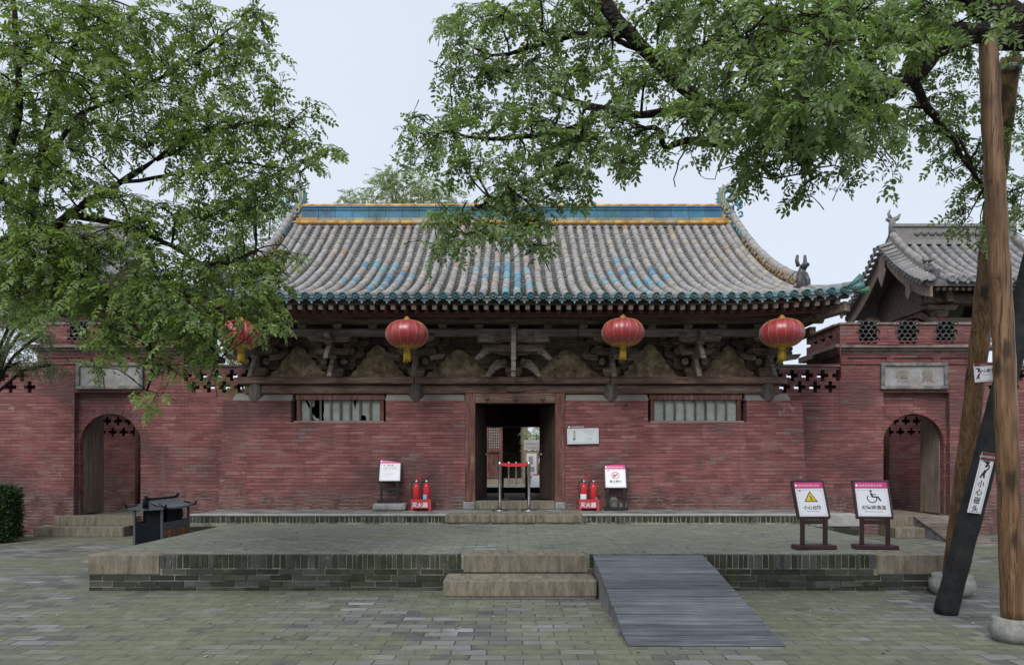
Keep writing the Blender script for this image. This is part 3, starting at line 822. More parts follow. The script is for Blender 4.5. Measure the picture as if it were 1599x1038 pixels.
for x in [k*SP for k in range(-27, 28)]:
    ytop = 18.3 if abs(x) < XG-.1 else min(18.3, yhip(x))
    y = 13.05
    while y < ytop:
        c = rnd.choice([(.13, .13, .125), (.17, .165, .16), (.1, .1, .095), (.12, .125, .1)])
        if y < 15.2 and rnd.random() < .4: c = rnd.choice([(.1, .115, .06), (.12, .13, .075)])
        ya, yb = y, y+.17
        za, zb = zroof(ya, x)+.012, zroof(yb, x)-.012
        hw = SP*.36
        for u0, u1, d0, d1 in ((-1, -.35, 0, -.025), (-.35, .35, -.025, -.025), (.35, 1, -.025, 0)):
            pans.poly([(x+u0*hw, ya, za+d0), (x+u1*hw, ya, za+d1), (x+u1*hw, yb, zb+d1), (x+u0*hw, yb, zb+d0)], True, c)
            pans.poly([(x+u0*hw, ya, za+d0), (x+u0*hw, ya+.01, za+d0-.03), (x+u1*hw, ya+.01, za+d1-.03), (x+u1*hw, ya, za+d1)], False, tuple(q*.5 for q in c))
        y += .135
rolls.build('roll_tiles', M_TILE, roof); pans.build('pan_tiles', M_TILE, roof)
# eave discs and drip tiles
dc = MB(); dp = MB()
TE = [(.035, .085, .095), (.03, .075, .085), (.05, .11, .12), (.035, .1, .13), (.07, .1, .095)]
for x, z in ends:
    c = rnd.choice(TE); zc = z+.012; dc = MB()
    dc.lathe([(.026, -.018), (.03, -.01), (.042, -.012), (.045, -.028), (.055, -.034), (.068, -.03), (.073, -.0), (.073, .08)], (x, 13.06, zc), 18, True, c, 'y', True)
    c2 = tuple(q*2.2 for q in c)
    dc.tube([(x+.024*math.cos(a)*(.3+a/9), 13.03, zc+.024*math.sin(a)*(.3+a/9)) for a in [q*.7 for q in range(10)]], .008, 4, True, True, c2)
    dc.build('eave_disc_tile', M_ORN, roof)
for x in [k*SP for k in range(-27, 28)]:
    z = zeave(x)
    c = rnd.choice([(.22, .4, .5), (.26, .44, .53), (.2, .36, .42), (.32, .45, .5), (.17, .31, .36)])
    hw = .112
    dp.prism([(x-hw, z+.02), (x-hw, z-.035), (x-hw*.75, z-.05), (x-hw*.6, z-.075), (x-hw*.25, z-.085), (x, z-.135), (x+hw*.25, z-.085), (x+hw*.6, z-.075), (x+hw*.75, z-.05), (x+hw, z-.035), (x+hw, z+.02), (x+hw*.5, z-.005), (x-hw*.5, z-.005)], 13.075, 13.095, col=c)
    dp.tube([(x-hw*.7, 13.07, z-.03), (x-hw*.4, 13.068, z-.05), (x, 13.066, z-.085), (x+hw*.4, 13.068, z-.05), (x+hw*.7, 13.07, z-.03)], .009, 4, True, True, tuple(q*.55 for q in c))
dp.build('drip_tiles', M_ORN, roof)
# side skirts and gables
for s in (-1, 1):
    m = MB()
    def sk(u, y): return Vector((s*(5.6+u), y, zeave(5.6+u)-.0 + (.9-u)*.42))
    ys = [14.0+.46*k for k in range(19)]
    for ya, yb in zip(ys[:-1], ys[1:]):
        m.poly([sk(0, ya), sk(.9, ya), sk(.9, yb), sk(0, yb)], col=(.13, .125, .12)); m.poly([sk(0, ya)-Vector((0, 0, .07)), sk(.9, ya)-Vector((0, 0, .07)), sk(.9, yb)-Vector((0, 0, .07)), sk(0, yb)-Vector((0, 0, .07))], col=(.1, .08, .07))
    for k in range(36):
        y = 14.05+.2325*k
        roll(m, [sk(.9, y), sk(.45, y), sk(0, y)])
    m.poly([sk(0, 14.0), sk(.9, 14.0), Vector((s*6.5, 13.1, zeave(6.5)-.03)), Vector((s*5.78, 13.3, zroof(13.3, 5.78)-.03))], col=(.13, .125, .12))
    m.build('side_eave', M_TILE, roof)
    m = MB(); ys2 = [14.0+.4*k for k in range(23)]
    m.prism([(14.0, 4.9)]+[(y, zroof(y)-.1) for y in ys2]+[(22.8, 4.9)], *sorted((s*5.55, s*5.6)), 'yz'); m.build('gable_wall', M_GPLAS, hall)
    # hip ridge running out to the corner, with its glazed end tiles
    m = MB()
    hp = [Vector((s*5.8, 13.95, zroof(13.95, 5.8)+.03)), Vector((s*6.1, 13.55, zeave(6.1)+.16)), Vector((s*6.42, 13.12, zeave(6.42)+.1))]
    roll(m, smooth_path(hp, .15), .075, .25)
    m.build('hip_ridge', M_TILE, roof)
    m = MB()
    a = Vector((s*6.3, 13.12, zeave(6.3)+.06))
    m.tube([a, a+Vector((s*.18, -.06, .2))], .055, 10, True, True, (.07, .17, .17)); m.tube([a+Vector((0, .02, -.03)), a+Vector((s*.22, -.1, .02))], .07, 10, True, True, (.08, .19, .2))
    m.tube([a+Vector((s*.1, 0, -.08)), a+Vector((s*.3, -.12, -.07))], .055, 10, True, True, (.06, .2, .1))
    m.build('corner_tile', M_ORN, roof)

# ---- main ridge
YR = 18.4
m = MB(); m.box(-5.78, 5.78, YR-.17, YR+.17, 7.66, 7.74, (.28, .26, .24)); m.box(-5.78, 5.78, YR-.1, YR+.1, 7.74, 8.25, (.3, .28, .25))
ridge = m.build('ridge', M_TILE, roof)
m = MB(); x = -5.78
while x < 5.7:
    c = rnd.choice([(.5, .27, .05), (.55, .31, .06), (.42, .24, .07), (.34, .26, .18)])
    ln = .32
    m.tube([(x, YR-.19, 7.765), (min(x+ln, 5.78), YR-.19, 7.765)], .048, 10, True, True, c); x += ln+.004
m.build('ridge_base_tiles', M_GLAZE, ridge)
m = MB(); x = -5.6
while x < 5.5:
    c = rnd.choice([(.24, .23, .17), (.2, .22, .17), (.3, .25, .15)])
    m.box(x, x+.29, YR-.15, YR-.1, 7.83, 7.9, c); x += .3
for x0, x1 in ((-5.5, -5.05), (4.95, 5.5)): m.box(x0, x1, YR-.165, YR-.1, 7.825, 7.905, (.45, .24, .06))
m.build('ridge_band_tiles', M_GLAZE, ridge)
m = MB(); n = 25
for k in range(n):
    x0 = -5.45+10.9*k/n; x1 = x0+10.9/n-.012
    c = rnd.choice([(.03, .125, .185), (.035, .155, .235), (.03, .125, .215), (.03, .14, .18), (.045, .175, .28)])
    m.box(x0, x1, YR-.125, YR-.1, 7.905, 8.11, c); m.box(x0, x1, YR-.15, YR-.1, 8.11, 8.13, c); m.box(x0, x1, YR-.135, YR-.1, 8.13, 8.175, c); m.box(x0, x1, YR-.16, YR-.1, 8.175, 8.21, c)
m.build('ridge_panels', M_GLAZE, ridge)
m = MB(); x = -5.5
while x < 5.45:
    c = rnd.choice([(.5, .27, .07), (.55, .33, .12), (.42, .24, .09)])
    m.tube([(x, YR-.06, 8.245), (x+.33, YR-.06, 8.245)], .05, 10, True, True, c); x += .334
m.build('ridge_cap_tiles', M_GLAZE, ridge)

TEAL, DTEAL, YEL, CRM, BLU = (.11, .26, .28), (.06, .15, .17), (.42, .27, .08), (.42, .36, .22), (.09, .22, .36)
def ridge_dragon(cx, s):
    """ridge-end ornament with a curled, spiked tail; s = side the tail tip curls towards"""
    z0 = 7.72; SM = Matrix.Translation((cx, YR, z0)) @ Matrix.Diagonal((.8, .9, .84, 1)) @ Matrix.Translation((-cx, -YR, -z0))
    def MBs():
        q = MB(); q.M = SM; return q
    m = MBs()
    m.box(cx-.2, cx+.2, YR-.13, YR+.13, z0, z0+.6, DTEAL, .05)
    o = m.build('ridge_dragon', M_ORN, ridge, .03, 2)
    m = MBs()
    path = []
    for k in range(40):
        t_ = k/39
        if t_ < .38:
            u = t_/.38; path.append((cx-s*(.05+.2*math.sin(u*1.5)), YR, z0+.5+.38*u))
        else:
            u = (t_-.38)/.62; a = math.pi*(1.05) - u*math.pi*1.75; r = .25*(1-.45*u)
            path.append((cx-s*.0+s*r*math.cos(a), YR, z0+.98+r*math.sin(a)*.95))
    rad = [.17-.09*k/39 for k in range(40)]
    m.tube(path, rad, 10, True, True, TEAL, 1.0)
    m.build('tail', M_ORN, o)
    m = MBs()
    for off, cl in ((-.35, YEL), (.3, CRM)):
        pts = []
        for k in range(1, 39):
            d = Vector(path[k+1])-Vector(path[k-1]); nrm = Vector((d.z, 0, -d.x)).normalized()
            pts.append(Vector(path[k])+nrm*rad[k]*off+Vector((0, -rad[k]*.93, 0)))
        m.tube(pts, .02, 5, True, True, cl)
    m.build('tail_band', M_ORN, o)
    m = MBs()
    for k in range(4, 38, 2):
        d = Vector(path[k+1])-Vector(path[k-1]); nrm = Vector((d.z, 0, -d.x)).normalized()*(-s)
        p0 = Vector(path[k])+nrm*rad[k]*.9
        m.tube([p0, p0+nrm*.075], [.035, .008], 6, True, True, (.42, .22, .12))
    m.build('tail_spikes', M_ORN, o)
    m = MBs()
    for (ax, az, r, a0, a1, cl) in ((-.12, .2, .12, 0, 5, YEL), (.1, .3, .1, 1, 6, TEAL), (-.1, .48, .1, 2, 7.5, CRM), (.05, .1, .1, 3, 8, TEAL), (.16, .55, .12, -1, 4, BLU), (.3, .62, .1, -1.5, 3, TEAL), (-.22, .55, .07, 0, 5, YEL), (.33, .35, .09, -2, 3, TEAL)):
        pts = [(cx+s*ax+s*r*math.cos(a0+(a1-a0)*i/12)*(1-.5*i/12), YR-.14-.02*math.sin(i), z0+az+r*math.sin(a0+(a1-a0)*i/12)*(1-.5*i/12)) for i in range(13)]
        m.tube(pts, [.04-.02*i/12 for i in range(13)], 6, True, True, cl)
    m.ball((cx-s*.1, YR-.16, z0+.36), .07, .06, .06, 8, 6, BLU); m.ball((cx+s*.05, YR-.16, z0+.2), .08, .06, .07, 8, 6, DTEAL)
    m.build('scrollwork', M_ORN, o)
    m = MBs()
    for dx, dz, h in ((.22, .75, .16), (.36, .66, .2)):
        m.tube([(cx+s*dx, YR, z0+dz), (cx+s*(dx+.06), YR, z0+dz+h*.6), (cx+s*(dx+.02), YR, z0+dz+h)], [.07, .06, .02], 7, True, True, TEAL)
    m.build('side_scroll', M_ORN, o)
ridge_dragon(5.66, 1); ridge_dragon(-5.66, -1)
m = MB()
m.lathe([(.2, 0), (.22, .05), (.13, .1), (.16, .2), (.24, .24), (.12, .3), (.1, .38), (.17, .42), (.08, .5), (.07, .6), (.12, .66), (.05, .74), (.01, .86)], (0, YR, 8.25), 12, True, YEL)
m.lathe([(.26, 0), (.28, .04), (.2, .07)], (0, YR, 8.38), 8, False, BLU)
m.build('ridge_finial', M_ORN, ridge)

# ---- vertical ridges down the gable edges
def beast(mb, c, h, col):
    """a seated guardian beast facing outwards with raised mane"""
    c = Vector(c)
    mb.tube([c, c+Vector((.02, 0, h*.25)), c+Vector((-.01, 0, h*.5)), c+Vector((.03, -.03, h*.68))], [h*.15, h*.15, h*.11, h*.09], 10, True, True, col)
    mb.tube([c+Vector((.02, -.04, h*.66)), c+Vector((.05, -.1, h*.72)), c+Vector((.06, -.17, h*.68))], [h*.1, h*.09, h*.05], 9, True, True, col)
    for dx in (-.05, .07):
        mb.tube([c+Vector((dx, .02, h*.72)), c+Vector((dx*1.4, .05, h*.88)), c+Vector((dx*1.2, .03, h*1.02))], [h*.055, h*.05, h*.035], 7, True, True, col)
    for dx in (-.07, .09): mb.tube([c+Vector((dx, -.08, 0)), c+Vector((dx, -.1, h*.3)), c+Vector((dx*.6, -.05, h*.5))], [h*.08, h*.07, h*.07], 7, True, True, col)
for s in (-1, 1):
    x = s*5.74
    n = 22; yy = [18.3-(18.3-13.95)*k/n for k in range(n+1)]
    m = MB()
    for ya, yb in zip(yy[:-1], yy[1:]):
        za, zb = zroof(ya), zroof(yb)
        m.hexa([(x-.07, yb, zb-.05), (x+.07, yb, zb-.05), (x+.07, ya, za-.05), (x-.07, ya, za-.05), (x-.06, yb, zb+.3), (x+.06, yb, zb+.3), (x+.06, ya, za+.3), (x-.06, ya, za+.3)], (.25, .235, .21))
    vr = m.build('gable_ridge', M_TILE, roof)
    m = MB()
    roll(m, [Vector((x, y, zroof(y)+.3)) for y in yy[::-1]], .085, .3)
    roll(m, [Vector((x-s*.14, y, zroof(y)+.05)) for y in yy[::-1]], .08, .3, lambda q: rnd.choice([(.3, .29, .27), (.26, .25, .24), (.36, .33, .28)]))
    roll(m, [Vector((x+s*.14, y, zroof(y)+.05)) for y in yy[::-1]], .08, .3)
    m.build('ridge_cap_tiles', M_TILE, vr)
    m = MB()
    for k in range(n*2):
        y = 18.2-(18.2-14.0)*k/(n*2); z = zroof(y)+.2
        cl = rnd.choice([(.3, .2, .1), (.26, .19, .12), (.34, .26, .16)]) if k > 8 else rnd.choice([TEAL, DTEAL, (.2, .25, .28)])
        for q in range(2):
            m.ball((x-s*.075, y+rnd.uniform(-.04, .04), z+rnd.uniform(-.06, .05)), .03, .05*rnd.uniform(.6, 1.2), .045*rnd.uniform(.6, 1.3), 6, 4, cl)
        if k % 2: m.tube([(x-s*.08, y, z-.05), (x-s*.1, y-.03, z+.0), (x-s*.08, y-.06, z+.06)], [.02, .03, .012], 5, True, True, cl)
    m.build('ridge_flowers', M_ORN, vr)
    m = MB(); beast(m, (x, 13.98, zroof(13.98)+.0), .74, (.075, .075, .078)); m.build('ridge_beast', M_ORN, vr)
    if s > 0: m = MB()

# ================================================================= GATES AND SIDE WALLS
def cross_cells(x0, x1, z0, z1, cell, rows, pitch, offs):
    """grid lines and a solidity test for a wall strip pierced by stepped crosses"""
    nx = int(round((x1-x0)/cell)); nz = int(round((z1-z0)/cell))
    xs_ = [x0+(x1-x0)*k/nx for k in range(nx+1)]; zs_ = [z0+(z1-z0)*k/nz for k in range(nz+1)]
    holes = set()
    for r, base in enumerate(rows):
        i = offs[r]
        while i < nx+2:
            for di, dj in ((0, 0), (-1, 0), (1, 0), (0, 1), (0, -1)):
                holes.add((i+di, base+dj))
            i += pitch
    return xs_, zs_, lambda i, j: (i, j) not in holes

def gate(s, L):
    g_ = thing('gate_tower', L['gate'], 'gate', (s*8.76, 15.6, 0))
    def mb():
        q = MB(); q.mir = s; return q
    GX0, GX1, AX0, AX1 = 7.17, 10.36, 8.12, 9.56
    Y0 = 15.4
    # main wall: left and right of the niche, above it
    m = mb()
    m.hexa([(GX0-.01, Y0, 0), (AX0, Y0, 0), (AX0, Y0+.9, 0), (GX0-.01, Y0+.9, 0), (GX0, Y0, 3.95), (AX0, Y0, 3.95), (AX0, Y0+.9, 3.95), (GX0, Y0+.9, 3.95)])
    m.hexa([(AX1, Y0-.04, 0), (GX1+.06, Y0-.04, 0), (GX1+.06, Y0+.9, 0), (AX1, Y0+.9, 0), (AX1, Y0, 3.95), (GX1, Y0, 3.95), (GX1, Y0+.9, 3.95), (AX1, Y0+.9, 3.95)])
    m.box(AX0, AX1, Y0, Y0+.9, 3.1, 3.95)
    m.build('wall', M_BRICK, g_)
    # niche back wall with the arched opening
    m = mb(); cx, r, zs_, yb, ye = 8.84, .68, 1.94, Y0+.13, Y0+.26
    N = 16; arc = [(cx-r*math.cos(math.pi*k/N), zs_+r*math.sin(math.pi*k/N)*1.04) for k in range(N+1)]
    def quadx(a, b, c, d):
        m.poly([(a[0], yb, a[1]), (b[0], yb, b[1]), (c[0], yb, c[1]), (d[0], yb, d[1])])
        m.poly([(a[0], ye, a[1]), (d[0], ye, d[1]), (c[0], ye, c[1]), (b[0], ye, b[1])])
    quadx((AX0, 0), (cx-r, 0), (cx-r, zs_), (AX0, zs_)); quadx((cx+r, 0), (AX1, 0), (AX1, zs_), (cx+r, zs_))
    quadx((AX0, zs_), (cx-r, zs_), (cx-r, 3.1), (AX0, 3.1)); quadx((cx+r, zs_), (AX1, zs_), (AX1, 3.1), (cx+r, 3.1))
    for a, b in zip(arc[:-1], arc[1:]):
        quadx(a, b, (b[0], 3.1), (a[0], 3.1))
        m.poly([(a[0], yb, a[1]), (a[0], ye, a[1]), (b[0], ye, b[1]), (b[0], yb, b[1])])
    for x in (cx-r, cx+r): m.poly([(x, yb, 0), (x, ye, 0), (x, ye, zs_), (x, yb, zs_)])
    m.build('niche_wall', M_BRICK, g_)
    m = mb()
    for k in range(26):                                  # voussoirs round the arch
        a0, a1 = math.pi*k/26, math.pi*(k+.97)/26
        pts = [(cx-q*math.cos(a), zs_+q*math.sin(a)*1.03) for q, a in ((r+.005, a0), (r+.005, a1), (r+.2, a1), (r+.2, a0))]
        m.prism(pts, yb-.02+rnd.uniform(-.004, .004), yb+.05)
    m.build('arch_ring', M_BRICK, g_)
    # frieze and coping
    m = mb()
    m.box(GX0-.03, GX1+.03, Y0-.03, Y0+.93, 3.95, 4.0); m.box(GX0-.08, GX1+.08, Y0-.09, Y0+.99, 4.0, 4.06); m.box(GX0-.16, GX1+.16, Y0-.17, Y0+1.07, 4.06, 4.13)
    m.build('coping', M_COPE, g_, .008)
    m = mb()
    for x0, x1, z0, z1 in ((GX0, GX1, 3.72, 3.76), (GX0, GX1, 3.86, 3.95)): m.box(x0, x1, Y0-.03, Y0-.002, z0, z1)
    for k in range(4):
        xx = GX0+k*(GX1-GX0-.16)/3; m.box(xx, xx+.16, Y0-.03, Y0-.002, 3.76, 3.86)
    m.build('frieze', M_BRICK, g_, .004)
    # inscription plaque
    m = mb()
    px0, px1, pz0, pz1 = 8.04, 9.5, 3.17, 3.75
    for x0, x1, z0, z1 in ((px0, px1, pz1-.075, pz1), (px0, px1, pz0, pz0+.08), (px0, px0+.085, pz0+.08, pz1-.075), (px1-.085, px1, pz0+.08, pz1-.075)): m.box(x0, x1, Y0-.075, Y0+.0, z0, z1)
    pl = m.build('plaque', simple('blue_grey_frame_stone', (.15, .155, .15), .85, .5, 6, .4, c2=(.3, .25, .2)), g_, .014, 2)
    m = mb(); m.box(px0+.085, px1-.085, Y0-.035, Y0-.003, pz0+.08, pz1-.075)
    m.build('plaque_panel', simple('bluish_worn_stone', (.27, .26, .25), .9, .22, 4, .4, c2=(.33, .34, .37)), pl)
    m = MB()
    for tx, ch in zip(((8.5, 9.06) if s > 0 else (-9.0, -8.5)), L['chars']):
        m.text(ch, .3, tx, 3.34, Y0-.042, bold=.002)
    if m.v:
        m2 = MB(); m2.v = m.v; m2.f = m.f; m2.c = m.c; m2.sm = m.sm
        m2.build('inscription', simple('carved_ochre', (.215, .18, .145), .9, .4, 20), pl)
    # parapet with clusters of half-round tiles in its openings
    m = mb()
    zp0, zp1, yp0, yp1 = 4.13, 4.62, Y0+.05, Y0+.22
    ops = [(7.62, 8.0), (8.47, 8.86), (9.31, 9.7)]
    xs_ = [GX0+.02]+[v for o in ops for v in o]+[GX1-.02]
    for x0, x1 in zip(xs_[0::2], xs_[1::2]):
        m = mb(); m.box(x0, x1, yp0, yp1, zp0, zp1-.03); pr_ = m.build('parapet', M_BRICK, g_)
        m = mb(); m.box(x0-.02, x1+.02, yp0-.03, yp1+.03, zp1-.03, zp1+.02); m.build('parapet_cap', M_COPE, pr_, .006)
    for x0, x1 in ops:
        m = mb()
        for row in range(6):
            z = zp0+.03+row*.088
            n_ = 4 if row % 2 else 3
            for k in range(n_):
                c = x0+(x1-x0)*((k+.5)/n_ if n_ == 3 else (k+.02)/3.05)
                rr_ = .07
                A = []; B = []
                dep = rnd.uniform(-.02, .02)
                for q in range(9):
                    th = math.pi*q/8
                    for lst, rad, y in ((A, rr_, yp0-.03+dep), (B, rr_-.016, yp0-.03+dep)): lst.append((c+rad*math.cos(th), y, z+rad*math.sin(th)*1.15))
                cl = rnd.choice([(.07, .07, .07), (.1, .097, .095), (.055, .055, .055), (.12, .115, .108)])
                for q in range(8):
                    m.poly([A[q], A[q+1], B[q+1], B[q]], col=cl)
                    for lst in (A, B):
                        a, b = lst[q], lst[q+1]
                        m.poly([a, b, (b[0], yp1, b[2]), (a[0], yp1, a[2])], True, tuple(v*.8 for v in cl))
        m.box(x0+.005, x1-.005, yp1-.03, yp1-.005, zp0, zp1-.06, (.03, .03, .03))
        m.build('tile_cluster', M_TILE, g_)
    # side parapet running back
    m = mb()
    xs_, zs2, sol = cross_cells(15.64, 17.2, 4.13, 4.6, .078, (3,), 5, (3,))
    q = MB(); q.cells(xs_, zs2, sol, GX0+.02, GX0+.2)
    q.v = [(s*y, x, z) for (x, y, z) in q.v]
    q.build('side_parapet', M_BRICK, g_)
    m = mb(); m.box(GX0+.02, GX1, Y0+.9, 17.2, 3.9, 4.13); m.box(GX0-.14, GX0+.4, Y0+1.08, 17.3, 4.0, 4.13); m.box(GX0-.02, GX0+.22, Y0+.24, 17.22, 4.6, 4.65); m.build('passage_roof', M_COPE, g_, .006)
    # cable conduit along the coping
    m = mb()
    m.tube([(GX0-.08, Y0-.2, 3.4), (GX0-.08, Y0-.2, 4.16), (GX0+.2, Y0-.2, 4.175), (GX1, Y0-.2, 4.2)], .014, 6); m.tube([(5.98, Y0-.02, 3.68), (GX0-.1, Y0-.1, 3.7)], .012, 6); m.tube([(GX0+.05, Y0-.18, 4.145), (8.2, Y0-.18, 4.12), (GX1, Y0-.18, 4.17)], .01, 6)
    m.build('red_conduit', simple('dull_maroon_paint', (.2, .045, .05), .6, .2, 5), g_)
    # passage floor, door leaf standing open
    m = mb(); m.box(cx-r, cx+r, Y0+.1, 17.4, .0, .41); m.build('passage_floor', M_SAND, g_)
    m = mb()
    hx = cx+r+.02
    a = Vector((hx, ye+.02, .44)); b = Vector((hx-.02, ye+.72, .44)); up = Vector((0, 0, 2.2)); n = Vector((1, 0, 0))*.03
    for k in range(3):
        q0 = a+(b-a)*(k/3+.005); q1 = a+(b-a)*((k+1)/3-.005); m.hexa([q0-n, q0+n, q1+n, q1-n, q0-n+up, q0+n+up, q1+n+up, q1-n+up])
    m.build('door_leaf', M_DOORW, g_, .004)
    m = mb()
    for k in range(3): m.hexa([(cx+r-.19-.0+.19*0, ye+.0, .42)] * 0 or [(0, 0, 0)]*0 or [(cx+r+.0, ye, .42), (cx+r+.1, ye, .42), (cx+r+.1, ye+.1, .42), (cx+r, ye+.1, .42), (cx+r, ye, 2.6), (cx+r+.1, ye, 2.6), (cx+r+.1, ye+.1, 2.6), (cx+r, ye+.1, 2.6)]) if k == 0 else None
    m.build('door_jamb', M_DOORW, g_)
    m = mb(); m.box(cx+r+.12, cx+r+.3, Y0+.3, 16.5, 0, 3.9); m.box(cx-r-.4, cx-r-.16, Y0+.9, 17.2, 0, 3.9); m.build('passage_wall', M_BRICK, g_)

    # connecting wall to the hall
    wl = thing('perforated_wall', L['inner'], 'wall', (s*6.4, 15.5, 0))
    m = mb(); m.box(5.5, GX0-.005, Y0+.004, Y0+.4, 0, 3.02); m.build('wall', M_BRICK, wl)
    m = mb(); xs_, zs2, sol = cross_cells(5.5, GX0, 3.02, 3.6, .083, (2, 5), 4, (1, 3))
    m.cells(xs_, zs2, sol, Y0+.004, Y0+.4); m.build('pierced_band', M_BRICK, wl)
    m = mb(); m.box(5.5, GX0-.01, Y0+.0, Y0+.46, 3.6, 3.66); m.box(5.5, GX0-.01, Y0-.05, Y0+.5, 3.66, 3.71); m.build('coping', M_COPE, wl, .008)
    # outer wall beyond the gate
    wl = thing('perforated_wall', L['outer'], 'wall', (s*12, 15.5, 0))
    m = mb(); m.box(GX1, 15.0, Y0+.03, Y0+.4, 0, 3.02); m.build('wall', M_BRICK, wl)
    m = mb(); xs_, zs2, sol = cross_cells(GX1, 15.0, 3.02, 3.6, .083, (2, 5), 5, (2, 4))
    m.cells(xs_, zs2, sol, Y0+.03, Y0+.4); m.build('pierced_band', M_BRICK, wl)
    m = mb(); m.box(GX1+.07, 15, Y0-.02, Y0+.46, 3.6, 3.66); m.box(GX1+.07, 15, Y0-.06, Y0+.5, 3.66, 3.72); m.box(GX1+.07, 15, Y0+.1, Y0+.36, 3.72, 3.78); m.build('coping', M_COPE, wl, .008)
    # inner court wall seen through the arch
    wl = thing('court_wall', L['court'], 'wall', (s*10, 19.5, 0))
    m = mb(); m.box(7.6, 13.5, 19.4, 19.7, 0, 2.22); m.build('wall', M_BRICK, wl)
    m = mb(); xs_, zs2, sol = cross_cells(7.6, 13.5, 2.22, 2.9, .075, (2, 6), 4, (1, 3))
    m.cells(xs_, zs2, sol, 19.4, 19.7); m.build('pierced_band', M_BRICK, wl); m = mb(); m.box(7.6, 13.5, 19.72, 19.9, 2.0, 2.9); m.build('added_dark_backing', M_TDARK, wl)  # dark sheet added behind the crosses so no sky shows through
    m = mb(); m.box(7.6, 13.5, 19.35, 19.75, 2.9, 3.02); m.build('coping', M_COPE, wl)
    return g_

gate(1, dict(gate='red brick arched gate on the right with a greyed stone plaque and tile clusters', inner='low red wall with cross shaped holes between the hall and the right gate',
             outer='red wall with cross shaped holes behind the wooden props', court='inner brick wall with crosses seen through the right arch', chars=('德', '業')))
gate(-1, dict(gate='red brick arched gate on the left half hidden by hanging foliage', inner='red wall with cross shaped holes between the left gate and the hall',
              outer='red wall with cross shaped holes above the clipped hedge', court='inner brick wall with crosses seen through the left arch', chars=('白', '')))
# steps in front of the left gate, steps and ramp in front of the right one
def blockstep(label, blocks, loc):
    t = thing('stone_step', label, 'step', loc)
    for bx in blocks:
        m = MB(); m.box(*bx); m.build('step_stone', M_SAND, t, .012, 2)
blockstep('two low tan stone steps leading up to the left gate', [(-10.15, -8.25, 14.95, 15.35, 0, .21), (-9.9, -8.12, 15.2, 15.53, .21, .42)], (-9.1, 15.2, 0))
blockstep('pair of worn stone steps beside the small ramp at the right gate', [(8.0, 8.72, 14.7, 15.1, 0, .21), (8.0, 8.85, 15.1, 15.53, 0, .42)], (8.4, 15.1, 0))
ramp('wooden_ramp', 'small grey wooden ramp leading up to the right gate', 8.6, 9.45, 15.12, 13.8, .44, 9, (9.0, 14.5, 0), M_TGREY)

